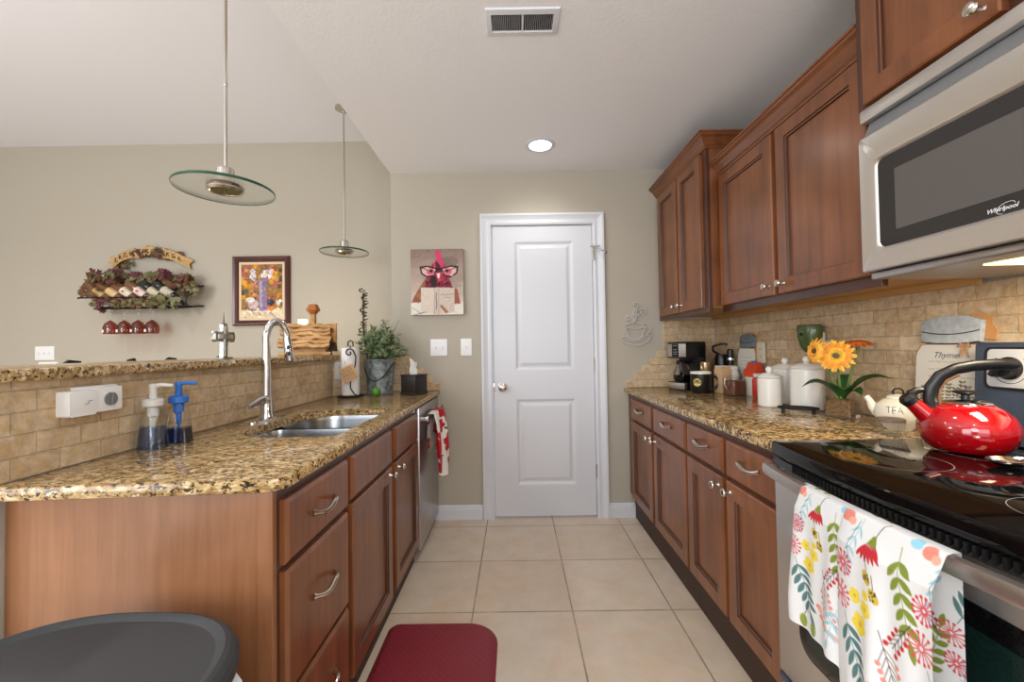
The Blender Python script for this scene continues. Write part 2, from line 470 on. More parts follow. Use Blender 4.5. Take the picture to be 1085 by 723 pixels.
class MB:
    def __init__(self):
        self.bm = bmesh.new()
        self.mats = []
        self.cur = 0

    def use(self, m):
        if m not in self.mats:
            self.mats.append(m)
        self.cur = self.mats.index(m)
        return self

    def _face(self, vs):
        try:
            f = self.bm.faces.new(vs)
            f.material_index = self.cur
            return f
        except ValueError:
            return None

    def poly(self, pts):
        return self._face([self.bm.verts.new(p) for p in pts])

    def box(self, x0, x1, y0, y1, z0, z1, bev=0.0, T=None, seg=2):
        b = bmesh.new()
        vs = [b.verts.new((x, y, z)) for x in (x0, x1) for y in (y0, y1) for z in (z0, z1)]
        for q in ((0, 1, 3, 2), (4, 6, 7, 5), (0, 4, 5, 1), (2, 3, 7, 6), (0, 2, 6, 4), (1, 5, 7, 3)):
            b.faces.new([vs[i] for i in q])
        if bev:
            bmesh.ops.bevel(b, geom=list(b.edges), offset=bev, segments=seg, profile=0.5, affect='EDGES')
        self.merge(b, T)
        return self

    def merge(self, b, T=None):
        mp = {}
        for v in b.verts:
            c = v.co
            mp[v] = self.bm.verts.new(T @ c if T is not None else c)
        for f in b.faces:
            self._face([mp[v] for v in f.verts])
        b.free()

    def rings(self, rings, cap0=True, cap1=True, closed=True):
        """skin consecutive vertex rings"""
        vr = [[self.bm.verts.new(p) for p in r] for r in rings]
        for a, b in zip(vr, vr[1:]):
            n = len(a)
            for i in range(n if closed else n - 1):
                j = (i + 1) % n
                self._face((a[i], a[j], b[j], b[i]))
        if cap0:
            self._face(list(reversed(vr[0])))
        if cap1:
            self._face(vr[-1])
        return self

    def lathe(self, prof, c=(0, 0, 0), n=32, T=None, cap0=True, cap1=True, sx=1.0, sy=1.0):
        rs = []
        for r, z in prof:
            r = max(r, 1e-4)
            ring = []
            for k in range(n):
                a = 2 * PI * k / n
                p = Vector((r * math.cos(a) * sx, r * math.sin(a) * sy, z))
                p = (T @ p) if T is not None else p
                ring.append(p + Vector(c))
            rs.append(ring)
        return self.rings(rs, cap0, cap1)

    def cyl(self, p0, p1, r, r1=None, n=16):
        return self.tube([p0, p1], [r, r if r1 is None else r1], n)

    def tube(self, pts, rad, n=10, flat=1.0, closed=False):
        pts = [Vector(p) for p in pts]
        if not isinstance(rad, (list, tuple)):
            rad = [rad] * len(pts)
        rs = []
        t0 = (pts[1] - pts[0]).normalized()
        ref = Vector((0, 0, 1)) if abs(t0.z) < 0.9 else Vector((1, 0, 0))
        nrm = (ref - t0 * ref.dot(t0)).normalized()
        m = len(pts)
        for i, p in enumerate(pts):
            a = pts[max(i - 1, 0)]
            b = pts[min(i + 1, m - 1)]
            t = (b - a).normalized()
            nrm = nrm - t * nrm.dot(t)
            nrm = nrm.normalized() if nrm.length > 1e-6 else t.orthogonal().normalized()
            bi = t.cross(nrm)
            rs.append([p + (nrm * math.cos(2 * PI * k / n) + bi * math.sin(2 * PI * k / n) * flat) * rad[i] for k in range(n)])
        return self.rings(rs)

    def sphere(self, c, r, n=20, m=12, s=(1, 1, 1)):
        c = Vector(c)
        rs = []
        for i in range(m + 1):
            th = PI * i / m
            rr = max(math.sin(th) * r, 1e-4)
            rs.append([c + Vector((rr * math.cos(2 * PI * k / n) * s[0], rr * math.sin(2 * PI * k / n) * s[1], -r * math.cos(th) * s[2])) for k in range(n)])
        return self.rings(rs)

    def prism(self, poly, h0, h1, T, bev=0.0):
        """2-D outline extruded along local z, placed by T"""
        b = bmesh.new()
        n = len(poly)
        lo = [b.verts.new((p[0], p[1], h0)) for p in poly]
        hi = [b.verts.new((p[0], p[1], h1)) for p in poly]
        b.faces.new(list(reversed(lo)))
        b.faces.new(hi)
        for i in range(n):
            j = (i + 1) % n
            b.faces.new((lo[i], lo[j], hi[j], hi[i]))
        if bev:
            e = [x for x in b.edges if (x.verts[0] in hi and x.verts[1] in hi)]
            bmesh.ops.bevel(b, geom=e, offset=bev, segments=2, profile=0.5, affect='EDGES')
        self.merge(b, T)
        return self

    def loops(self, rect, steps, T):
        """concentric rectangle steps (inset, height) in local u,v,w, last one filled"""
        u0, u1, v0, v1 = rect
        rs = []
        for d, w in steps:
            rs.append([T @ Vector(q) for q in ((u0 + d, v0 + d, w), (u1 - d, v0 + d, w), (u1 - d, v1 - d, w), (u0 + d, v1 - d, w))])
        return self.rings(rs, False, True)

    def build(self, name, mat=None, parent=None, smooth=True, recalc=True, angle=0.6):
        bm = self.bm
        if recalc:
            bmesh.ops.recalc_face_normals(bm, faces=list(bm.faces))
        uv = bm.loops.layers.uv.new('UVMap')
        bm.normal_update()
        for f in bm.faces:
            n = f.normal
            ax, ay, az = abs(n.x), abs(n.y), abs(n.z)
            for l in f.loops:
                c = l.vert.co
                if az >= ax and az >= ay:
                    l[uv].uv = (c.x, c.y)
                elif ax >= ay:
                    l[uv].uv = (c.y, c.z)
                else:
                    l[uv].uv = (c.x, c.z)
        me = bpy.data.meshes.new(name)
        bm.to_mesh(me)
        bm.free()
        for m in (self.mats or [mat]):
            me.materials.append(m)
        if smooth:
            me.polygons.foreach_set('use_smooth', [True] * len(me.polygons))
            me.set_sharp_from_angle(angle=angle)
        o = bpy.data.objects.new(name, me)
        C.objects.link(o)
        if parent is not None:
            adopt(o, parent)
        return o


def world_loc(o):
    l = Vector(o.location)
    while o.parent is not None:
        o = o.parent
        l = l + Vector(o.location)
    return l


def adopt(o, parent):
    """geometry is written in room coordinates; every parent only carries a translation"""
    o.parent = parent
    if parent.type == 'EMPTY':
        o.matrix_parent_inverse = Matrix.Translation(-Vector(parent.location))


def thing(name, label, cat, loc=(0, 0, 0), group=None):
    o = bpy.data.objects.new(name, None)
    o.empty_display_size = 0.05
    C.objects.link(o)
    o.location = loc
    o['label'] = label
    o['category'] = cat
    if group:
        o['group'] = group
    return o


def tag(o, label, cat, group=None):
    o['label'] = label
    o['category'] = cat
    if group:
        o['group'] = group
    return o


def struct(o, label=None):
    o['kind'] = 'structure'
    if label:
        o['label'] = label
    return o


def dup(root, dloc, label, group=None):
    r = root.copy()
    C.objects.link(r)
    r.location = Vector(root.location) + Vector(dloc)
    r['label'] = label
    if group:
        r['group'] = group
    for ch in list(root.children):
        c = ch.copy()
        C.objects.link(c)
        c.parent = r
        c.matrix_parent_inverse = ch.matrix_parent_inverse
        for g in list(ch.children):
            d = g.copy()
            C.objects.link(d)
            d.parent = c
            d.matrix_parent_inverse = g.matrix_parent_inverse
    return r


def frame(o, u, v, w):
    """matrix that sends local (a,b,c) to o + a*u + b*v + c*w"""
    u, v, w = Vector(u), Vector(v), Vector(w)
    return Matrix(((u.x, v.x, w.x, o[0]), (u.y, v.y, w.y, o[1]), (u.z, v.z, w.z, o[2]), (0, 0, 0, 1)))


def rot_z(a, o=(0, 0, 0)):
    return Matrix.Translation(o) @ Matrix.Rotation(a, 4, 'Z')


def rrect(x0, x1, y0, y1, r, n=6, rs=None):
    """rounded rectangle outline, counter-clockwise; rs = radii at (x0y0, x1y0, x1y1, x0y1)"""
    rs = rs or [r] * 4
    out = []
    for (cx, cy, a0, q) in ((x0 + rs[0], y0 + rs[0], PI, rs[0]), (x1 - rs[1], y0 + rs[1], 1.5 * PI, rs[1]), (x1 - rs[2], y1 - rs[2], 0, rs[2]), (x0 + rs[3], y1 - rs[3], 0.5 * PI, rs[3])):
        if q < 1e-5:
            out.append((cx, cy))
            continue
        for k in range(n + 1):
            a = a0 + 0.5 * PI * k / n
            out.append((cx + q * math.cos(a), cy + q * math.sin(a)))
    return out


def inset(poly, d):
    """offset a counter-clockwise outline inwards by d"""
    n = len(poly)
    out = []
    for i in range(n):
        p0, p1, p2 = Vector(poly[i - 1]), Vector(poly[i]), Vector(poly[(i + 1) % n])
        e0 = (p1 - p0)
        e1 = (p2 - p1)
        e0 = e0.normalized() if e0.length > 1e-9 else e1.normalized()
        e1 = e1.normalized() if e1.length > 1e-9 else e0
        n0 = Vector((-e0.y, e0.x))
        n1 = Vector((-e1.y, e1.x))
        b = (n0 + n1)
        b = b / max(b.dot(n0), 0.3) if b.length > 1e-6 else n0
        out.append((p1.x + b.x * d, p1.y + b.y * d))
    return out


def slab(mb, outer, holes, z0, z1, r=0.006):
    """worktop with eased edges and cut-outs"""
    bm = mb.bm
    o_in = inset(outer, r)

    def ring(poly, z):
        return [bm.verts.new((p[0], p[1], z)) for p in poly]

    def skin(a, b):
        for i in range(len(a)):
            j = (i + 1) % len(a)
            mb._face((a[i], a[j], b[j], b[i]))

    def edges(vs):
        out = []
        for i in range(len(vs)):
            e = bm.edges.get((vs[i], vs[(i + 1) % len(vs)])) or bm.edges.new((vs[i], vs[(i + 1) % len(vs)]))
            out.append(e)
        return out
    levels = [(o_in, z0), (inset(outer, r * 0.3), z0 + r * 0.3), (outer, z0 + r), (outer, z1 - r), (inset(outer, r * 0.3), z1 - r * 0.3), (o_in, z1)]
    rs = [ring(p, z) for p, z in levels]
    for a, b in zip(rs, rs[1:]):
        skin(a, b)
    hb, ht = [], []
    for h in holes:
        a, b = ring(h, z0), ring(h, z1)
        skin(a, b)
        hb.append(a)
        ht.append(b)
    for base, hs in ((rs[0], hb), (rs[-1], ht)):
        es = edges(base)
        for h in hs:
            es += edges(h)
        g = bmesh.ops.triangle_fill(bm, use_beauty=True, use_dissolve=False, edges=es)
        for e in g['geom']:
            if isinstance(e, bmesh.types.BMFace):
                e.material_index = mb.cur


def text_mesh(txt, size, T, mat, name, parent, shear=0.0, depth=0.0006, align='CENTER'):
    cu = bpy.data.curves.new(name, 'FONT')
    cu.body = txt
    cu.size = size
    cu.shear = shear
    cu.align_x = align
    cu.align_y = 'CENTER'
    cu.extrude = depth
    cu.resolution_u = 3
    o = bpy.data.objects.new(name, cu)
    C.objects.link(o)
    dg = bpy.context.evaluated_depsgraph_get()
    me = bpy.data.meshes.new_from_object(o.evaluated_get(dg))
    bpy.data.objects.remove(o)
    me.transform(T)
    me.materials.clear()
    me.materials.append(mat)
    q = bpy.data.objects.new(name, me)
    C.objects.link(q)
    if parent is not None:
        adopt(q, parent)
    return q


class Raster:
    """tiny painter for printed designs; coordinates are metres, y down from the top edge"""

    def __init__(self, w, h, step, bg):
        self.w, self.h = w, h
        self.nx, self.ny = int(round(w / step)) + 1, int(round(h / step)) + 1
        self.X, self.Y = np.meshgrid(np.linspace(0, w, self.nx), np.linspace(0, h, self.ny))
        self.im = np.zeros((self.ny, self.nx, 3))
        self.im[:] = bg
        self.s = step

    def put(self, d, c):
        a = np.clip(0.5 - d / self.s, 0, 1)[..., None]
        self.im = self.im * (1 - a) + np.array(c, float) * a

    def ell(self, x, y, rx, ry, c, ang=0.0):
        ca, sa = math.cos(ang), math.sin(ang)
        u = (self.X - x) * ca + (self.Y - y) * sa
        v = -(self.X - x) * sa + (self.Y - y) * ca
        q = np.sqrt((u / rx) ** 2 + (v / ry) ** 2)
        self.put((q - 1) * min(rx, ry), c)

    def line(self, pts, wd, c):
        d = np.full(self.X.shape, 9.0)
        for (x0, y0), (x1, y1) in zip(pts, pts[1:]):
            dx, dy = x1 - x0, y1 - y0
            L = dx * dx + dy * dy + 1e-12
            t = np.clip(((self.X - x0) * dx + (self.Y - y0) * dy) / L, 0, 1)
            d = np.minimum(d, np.hypot(self.X - x0 - t * dx, self.Y - y0 - t * dy))
        self.put(d - wd / 2, c)

    def poly(self, pts, c):
        ins = np.zeros(self.X.shape, bool)
        d = np.full(self.X.shape, 9.0)
        n = len(pts)
        for i in range(n):
            (x0, y0), (x1, y1) = pts[i], pts[(i + 1) % n]
            if y0 != y1:
                cond = ((y0 > self.Y) != (y1 > self.Y)) & (self.X < (x1 - x0) * (self.Y - y0) / (y1 - y0) + x0)
                ins ^= cond
            dx, dy = x1 - x0, y1 - y0
            L = dx * dx + dy * dy + 1e-12
            t = np.clip(((self.X - x0) * dx + (self.Y - y0) * dy) / L, 0, 1)
            d = np.minimum(d, np.hypot(self.X - x0 - t * dx, self.Y - y0 - t * dy))
        self.put(np.where(ins, -d, d), c)

    def leaf(self, x, y, ang, L, wd, c):
        """pointed leaf from (x,y) along ang (0 = right, pi/2 = down)"""
        ca, sa = math.cos(ang), math.sin(ang)
        u = ((self.X - x) * ca + (self.Y - y) * sa) / L
        v = (-(self.X - x) * sa + (self.Y - y) * ca)
        half = wd / 2 * np.sin(np.clip(u, 0, 1) * PI) ** 0.8
        d = np.where((u > 0) & (u < 1), np.abs(v) - half, 9.0)
        self.put(d, c)

    def dab(self, n, r0, r1, amt, rn):
        """brush dabs that vary the local colour of the printed picture"""
        for _ in range(n):
            x, y = rn.uniform(0, self.w), rn.uniform(0, self.h)
            c = self.im[min(self.ny - 1, int(y / self.s)), min(self.nx - 1, int(x / self.s))]
            self.ell(x, y, rn.uniform(r0, r1), rn.uniform(r0, r1) * 0.5, tuple(np.clip(c * rn.uniform(1 - amt, 1 + amt) + np.array([rn.uniform(-10, 10) for _k in range(3)]), 0, 255)), rn.uniform(0, 3.1))

    def mesh(self, name, fn, mat, parent, smooth=True):
        """fn(X, Y) -> arrays x, y, z in room coordinates"""
        x, y, z = fn(self.X, self.Y)
        co_ = np.stack([x, y, z], -1).reshape(-1, 3)
        nx, ny = self.nx, self.ny
        i = np.arange(nx * ny).reshape(ny, nx)
        q = np.stack([i[:-1, :-1], i[1:, :-1], i[1:, 1:], i[:-1, 1:]], -1).reshape(-1, 4)
        me = bpy.data.meshes.new(name)
        me.vertices.add(len(co_))
        me.vertices.foreach_set('co', co_.ravel())
        me.loops.add(q.size)
        me.loops.foreach_set('vertex_index', q.ravel())
        me.polygons.add(len(q))
        me.polygons.foreach_set('loop_start', np.arange(0, q.size, 4))
        me.update(calc_edges=True)
        at = me.color_attributes.new('Col', 'FLOAT_COLOR', 'POINT')
        c = np.clip(self.im / 255.0, 0, 1)
        c = np.where(c <= 0.04045, c / 12.92, ((c + 0.055) / 1.055) ** 2.4)
        rgba = np.concatenate([c.reshape(-1, 3), np.ones((nx * ny, 1))], 1)
        at.data.foreach_set('color', rgba.ravel())
        me.materials.append(mat)
        if smooth:
            me.polygons.foreach_set('use_smooth', [True] * len(me.polygons))
        o = bpy.data.objects.new(name, me)
        C.objects.link(o)
        if parent is not None:
            adopt(o, parent)
        return o

# ------------------------------------------------------------------ the room
BACK, RIGHT, FAR = 2.92, 1.42, 3.55      # back wall, right wall, far living-room wall
KC, LC = 2.437, 2.995                    # kitchen and living-room ceilings
EDGE = -0.868                            # where the kitchen ceiling and the back wall stop
REAR, LEFT = -2.6, -5.2
CT, CB = 0.90, 0.868                     # worktop top and underside
BSX = -1.165                             # tiled face of the low peninsula wall

mb = MB(); mb.box(LEFT, RIGHT + 0.15, REAR - 0.15, FAR + 0.15, -0.08, 0)
struct(mb.build('floor', M['floor'], smooth=False))
mb = MB(); mb.box(EDGE, RIGHT + 0.15, REAR - 0.15, BACK + 0.12, KC, KC + 0.1)
struct(mb.build('ceiling', M['ceiling'], smooth=False))
mb = MB(); mb.box(LEFT - 0.15, EDGE, REAR - 0.15, FAR + 0.15, LC, LC + 0.1)
struct(mb.build('ceiling_living', M['ceiling2'], smooth=False))
mb = MB(); mb.box(EDGE, EDGE + 0.1, REAR, FAR, KC + 0.1, LC)
struct(mb.build('wall_bulkhead', M['wall'], smooth=False))
mb = MB()
DX0, DX1, DTOP = -0.152, 0.552, 2.052     # door slab
mb.box(EDGE, DX0 - 0.02, BACK, BACK + 0.12, 0, KC)
mb.box(DX1 + 0.02, RIGHT + 0.15, BACK, BACK + 0.12, 0, KC)
mb.box(DX0 - 0.02, DX1 + 0.02, BACK, BACK + 0.12, DTOP + 0.02, KC)
struct(mb.build('wall_back', M['wall'], smooth=False))
mb = MB(); mb.box(RIGHT, RIGHT + 0.15, REAR, BACK + 0.12, 0, KC)
struct(mb.build('wall_right', M['wall'], smooth=False))
mb = MB(); mb.box(LEFT, EDGE + 0.6, FAR, FAR + 0.15, 0, LC)
struct(mb.build('wall_far', M['wall'], smooth=False))
mb = MB(); mb.box(LEFT - 0.15, LEFT, REAR, FAR + 0.15, 0, LC)
struct(mb.build('wall_left', M['wall'], smooth=False))
mb = MB()
for x0, x1, z0, z1 in ((LEFT, -4.3, 0, LC), (-1.7, -0.5, 0, LC), (1.2, RIGHT, 0, LC), (-4.3, -1.7, 2.45, LC), (-0.5, 1.2, 2.2, LC), (-0.5, 1.2, 0, 0.8), (-4.3, -1.7, 0, 0.15)):
    mb.box(x0, x1, REAR - 0.12, REAR, z0, z1)
struct(mb.build('wall_rear', M['wall'], smooth=False))
for n_, (x0, x1, z0, z1) in enumerate(((-0.5, 1.2, 0.8, 2.2), (-4.3, -1.7, 0.15, 2.45))):  # unseen window frames, added around the rear fill lights
    mb = MB()
    for a, b, c, d in ((x0, x1, z0, z0 + 0.05), (x0, x1, z1 - 0.05, z1), (x0, x0 + 0.05, z0, z1), (x1 - 0.05, x1, z0, z1), ((x0 + x1) / 2 - 0.025, (x0 + x1) / 2 + 0.025, z0, z1)):
        mb.box(a, b, REAR - 0.09, REAR - 0.05, c, d)
    struct(mb.build('window_%d' % (n_ + 1), M['trim'], smooth=False))

# baseboards
BBP = [(0.0, 0.0), (0.014, 0.0), (0.014, 0.072), (0.011, 0.078), (0.011, 0.086), (0.006, 0.094), (0.0, 0.098)]


def baseboard(name, p0, p1, out):
    p0, p1, out = Vector((*p0, 0)), Vector((*p1, 0)), Vector((*out, 0))
    m_ = MB()
    m_.rings([[p + out * d + Vector((0, 0, z)) for d, z in BBP] for p in (p0, p1)])
    return struct(m_.build(name, M['trim'], angle=0.4))


baseboard('baseboard_back', (EDGE, BACK), (DX0 - 0.089, BACK), (0, -1))
baseboard('baseboard_back_right', (DX1 + 0.085, BACK), (0.85, BACK), (0, -1))

# pantry door with its casing, knob, hinges
mb = MB()
prof = [(0.0, 0.0), (0.0, 0.012), (0.012, 0.016), (0.03, 0.012), (0.05, 0.018), (0.062, 0.026), (0.075, 0.026), (0.078, 0.0)]
ox0, ox1, oz = DX0 - 0.008, DX1 + 0.008, DTOP + 0.008
path = [[Vector((ox0 - d, BACK - w, 0)) for d, w in prof], [Vector((ox0 - d, BACK - w, oz + d)) for d, w in prof],
        [Vector((ox1 + d, BACK - w, oz + d)) for d, w in prof], [Vector((ox1 + d, BACK - w, 0)) for d, w in prof]]
mb.rings(path)
struct(mb.build('trim_1', M['trim'], angle=0.3), 'white moulded casing around the pantry door')
mb = MB()
mb.box(DX0 - 0.02, DX0 - 0.004, BACK, BACK + 0.12, 0, DTOP + 0.004)
mb.box(DX1 + 0.004, DX1 + 0.02, BACK, BACK + 0.12, 0, DTOP + 0.004)
mb.box(DX0 - 0.02, DX1 + 0.02, BACK, BACK + 0.12, DTOP + 0.004, DTOP + 0.02)
struct(mb.build('trim_2', M['trim'], smooth=False), 'white door jamb lining')
mb = MB()
Td = frame((0, BACK + 0.005, 0), (1, 0, 0), (0, 0, 1), (0, -1, 0))
px0, px1 = 0.0, 0.422
zs = [0.014, 0.225, 0.83, 1.03, 1.945, DTOP]
for a, b, c, d in ((DX0, px0, zs[0], zs[5]), (px1, DX1, zs[0], zs[5]), (px0, px1, zs[0], zs[1]), (px0, px1, zs[2], zs[3]), (px0, px1, zs[4], zs[5])):
    mb.poly([Td @ Vector(q) for q in ((a, c, 0), (b, c, 0), (b, d, 0), (a, d, 0))])
for c, d in ((zs[1], zs[2]), (zs[3], zs[4])):
    mb.loops((px0, px1, c, d), [(0, 0), (0.006, -0.001), (0.018, -0.009), (0.024, -0.011), (0.034, -0.010), (0.052, -0.003), (0.056, -0.003)], Td)
for x_ in (DX0, DX1):
    mb.poly([(x_, BACK + 0.005, zs[0]), (x_, BACK + 0.04, zs[0]), (x_, BACK + 0.04, zs[5]), (x_, BACK + 0.005, zs[5])])
mb.poly([(DX0, BACK + 0.04, zs[0]), (DX1, BACK + 0.04, zs[0]), (DX1, BACK + 0.04, zs[5]), (DX0, BACK + 0.04, zs[5])])
bmesh.ops.remove_doubles(mb.bm, verts=list(mb.bm.verts), dist=1e-5)
door = struct(mb.build('door_1', M['trim'], smooth=False), 'white two panel pantry door')
mb = MB()
Tk = frame((-0.092, BACK + 0.005, 0.915), (1, 0, 0), (0, 0, 1), (0, -1, 0))
mb.lathe([(0.0, 0), (0.032, 0), (0.032, 0.006), (0.014, 0.012), (0.012, 0.03), (0.022, 0.038), (0.029, 0.05), (0.026, 0.062), (0.012, 0.068), (0, 0.069)], T=Tk, n=28)
mb.build('door_knob', M['nickel'], door)
mb = MB(); mb.box(DX0 - 0.012, DX0 + 0.006, BACK - 0.002, BACK + 0.008, 0.885, 0.945, 0.001)
mb.build('strike_plate', M['nickel'], door)
for z in (0.27, 1.02, 1.80):
    mb = MB()
    mb.cyl((DX1 + 0.005, BACK - 0.002, z), (DX1 + 0.005, BACK - 0.002, z + 0.09), 0.006, n=10)
    mb.sphere((DX1 + 0.005, BACK - 0.002, z + 0.094), 0.006, 8, 6)
    mb.build('hinge', M['nickel'], door)
t = thing('hinge_door_stop', 'small chrome door stop clipped on the top hinge of the white door', 'door stop', (0.565, BACK, 1.85))
mb = MB(); mb.tube([(0.535, 2.895, 1.895), (0.60, 2.875, 1.892)], 0.005); mb.cyl((0.557, 2.893, 1.80), (0.557, 2.893, 1.90), 0.006)
mb.build('bracket', M['nickel'], t)
mb = MB(); mb.tube([(0.57, 2.88, 1.885), (0.60, 2.83, 1.85), (0.625, 2.80, 1.825)], [0.005, 0.005, 0.008]); mb.build('arm', M['chrome'], t)

# ------------------------------------------------------------------ low peninsula wall with tiled face
WL = BSX - 0.155
P0 = (BSX, 2.65)                           # where the tiled face turns towards the back wall
P1 = (EDGE, BACK + 0.02)
WF = BSX - 0.030
mb = MB(); mb.box(WL, WF, 0.93, 2.62, 0, 1.128)
struct(mb.build('wall_peninsula', M['wall'], smooth=False))
mb = MB()
mb.rings([[(WL, 2.62, z), (WF, 2.62, z), (EDGE, BACK + 0.028, z), (EDGE, BACK + 0.115, z), (WL, BACK + 0.115, z)] for z in (0, 1.128)])
struct(mb.build('wall_peninsula_corner', M['wall'], smooth=False))


def tile_panel(name, p0, p1, z0, z1, out, label, th=0.009):
    """thin tiled slab between two floor points, standing proud of its wall towards `out`"""
    p0, p1, o_ = Vector((*p0, 0)), Vector((*p1, 0)), Vector((*out, 0)) * th
    m_ = MB()
    m_.rings([[p0 + Vector((0, 0, z)), p1 + Vector((0, 0, z)), p1 - o_ + Vector((0, 0, z)), p0 - o_ + Vector((0, 0, z))] for z in (z0, z1)])
    return struct(m_.build(name, M['tile'], smooth=False), label)


tile_panel('trim_3', (BSX, 0.93), P0, CT, 1.13, (1, 0), 'tan travertine backsplash on the low wall behind the sink', 0.03)
tile_panel('trim_4', P0, P1, CT, 1.185, (0.67, -0.74), 'shaded tan travertine in the peninsula corner')
tile_panel('trim_5', (RIGHT - 0.009, -0.6), (RIGHT - 0.009, BACK), CT, 1.368, (-1, 0), 'golden travertine backsplash under the wall cabinets')


def stair_tiles(name, x_in, ends, sgn, label):
    m_ = MB()
    for k, xe in enumerate(ends):
        z0 = CT + 0.052 * k
        x0, x1 = sorted((x_in, xe))
        m_.box(x0, x1, BACK - 0.010, BACK, z0, z0 + 0.0515, 0.0025, seg=1)
    return struct(m_.build(name, M['tile'], smooth=False), label)


stair_tiles('trim_6', EDGE + 0.002, [-0.527, -0.579, -0.631, -0.684, -0.74], -1, 'stepped travertine edge beside the tissue box')
stair_tiles('trim_7', RIGHT - 0.018, [0.780, 0.833, 0.886, 0.938, 0.990, 1.042, 1.042, 1.042, 1.042], 1, 'stepped travertine edge beside the coffee maker')

# ------------------------------------------------------------------ cabinet pieces


def face_T(side, x, y=0.0):
    """local u along the run (world +Y), v up, w out of the cabinet front"""
    return frame((x, y, 0), (0, 1, 0), (0, 0, 1), (1, 0, 0) if side == 'L' else (-1, 0, 0))


def shaker(name, T, rect, parent, mat=None):
    m_ = MB()
    steps = [(0, 0), (0, 0.016), (0.004, 0.020), (0.056, 0.020), (0.0585, 0.015), (0.063, 0.014), (0.0655, 0.007), (0.07, 0.007)]
    u0, u1, v0, v1 = rect
    rg = [[m_.bm.verts.new(T @ Vector(q)) for q in ((u0 + d, v0 + d, w), (u1 - d, v0 + d, w), (u1 - d, v1 - d, w), (u0 + d, v1 - d, w))] for d, w in steps]
    for k, (a, b) in enumerate(zip(rg, rg[1:])):
        m_.use(M['glaze'] if k in (3, 5) else (mat or M['wood']))       # dark stain plus painted shade in the groove around the panel
        for i in range(4):
            m_._face((a[i], a[(i + 1) % 4], b[(i + 1) % 4], b[i]))
    m_.use(mat or M['wood'])
    m_._face(rg[-1])
    o = m_.build(name, None, parent, angle=0.25)
    return o


def slab_front(name, T, rect, parent):
    m_ = MB()
    m_.loops(rect, [(0, 0), (0, 0.012), (0.003, 0.015), (0.009, 0.020), (0.012, 0.020)], T)
    return m_.build(name, M['wood'], parent, angle=0.25)


def knob(T, u, v, parent):
    m_ = MB()
    m_.lathe([(0, 0.019), (0.009, 0.02), (0.006, 0.026), (0.0055, 0.036), (0.012, 0.040), (0.0155, 0.046), (0.013, 0.051), (0.006, 0.054), (0, 0.0545)], T=T @ Matrix.Translation((u, v, 0)), n=18)
    return m_.build('knob', M['nickel'], parent)


def pull(T, u, v, parent, half=0.062):
    m_ = MB()
    pts, rad = [], []
    for k in range(17):
        s = -1 + 2 * k / 16
        w = 0.021 + 0.026 * (1 - abs(s) ** 3.0)
        pts.append(T @ Vector((u + s * half, v + 0.007 * math.sin(s * PI) - 0.001, w)))
        rad.append(0.0054 + 0.0026 * (1 - abs(s)) + (0.004 if abs(s) > 0.9 else 0.0))
    m_.tube(pts, rad, 10)
    return m_.build('handle', M['nickel'], parent)


def carcass(t_, x0, x1, y0, y1, z0, z1, mat=None, name='body'):
    m_ = MB(); m_.box(x0, x1, y0, y1, z0, z1, 0.001, seg=1)
    return m_.build(name, mat or M['wood_dark'], t_, smooth=False)


# --- left run: face frame at x=-0.569, fronts stand 20 mm proud
LF = -0.569
TL = face_T('L', LF)
t = thing('base_cabinet', 'cherry base cabinet with three stacked drawers at the near end of the peninsula', 'cabinet', (-0.87, 1.18, 0), 'peninsula base cabinets')
carcass(t, BSX, LF, 0.985, 1.3785, 0.098, CB)
mb = MB(); mb.box(WF + 0.001, LF, 0.972, 0.9845, 0.0, CB, 0.001, seg=1); mb.box(LF - 0.036, LF + 0.001, 0.968, 0.985, 0.0, CB, 0.001, seg=1)
e = mb.build('end_panel', M['wood_panel'], t, smooth=False); e['label'] = 'lighter flat wooden end panel'
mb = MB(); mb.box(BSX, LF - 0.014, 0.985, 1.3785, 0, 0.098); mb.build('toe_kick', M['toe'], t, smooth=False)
for z0, z1, hz in ((0.681, 0.835, 0.757), (0.372, 0.664, 0.535), (0.108, 0.357, 0.245)):
    d = slab_front('drawer', TL, (0.998, 1.363, z0, z1), t)
    pull(TL, 1.182, hz, d)
t = thing('base_cabinet', 'cherry sink base cabinet with two framed doors below false drawer fronts', 'cabinet', (-0.87, 1.86, 0), 'peninsula base cabinets')
mb = MB()
mb.box(LF - 0.02, LF, 1.3795, 2.338, 0.098, CB); mb.box(BSX, BSX + 0.015, 1.3795, 2.338, 0.098, CB); mb.box(BSX, LF, 1.3795, 2.338, 0.098, 0.112)
mb.build('body', M['wood_dark'], t, smooth=False)
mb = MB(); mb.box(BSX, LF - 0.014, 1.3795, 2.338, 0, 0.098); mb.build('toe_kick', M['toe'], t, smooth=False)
for u0, u1, ku in ((1.397, 1.838, 1.80), (1.893, 2.318, 1.93)):
    slab_front('false_drawer_front', TL, (u0, u1, 0.69, 0.835), t)
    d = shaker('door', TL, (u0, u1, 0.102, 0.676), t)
    knob(TL, ku, 0.648, d)

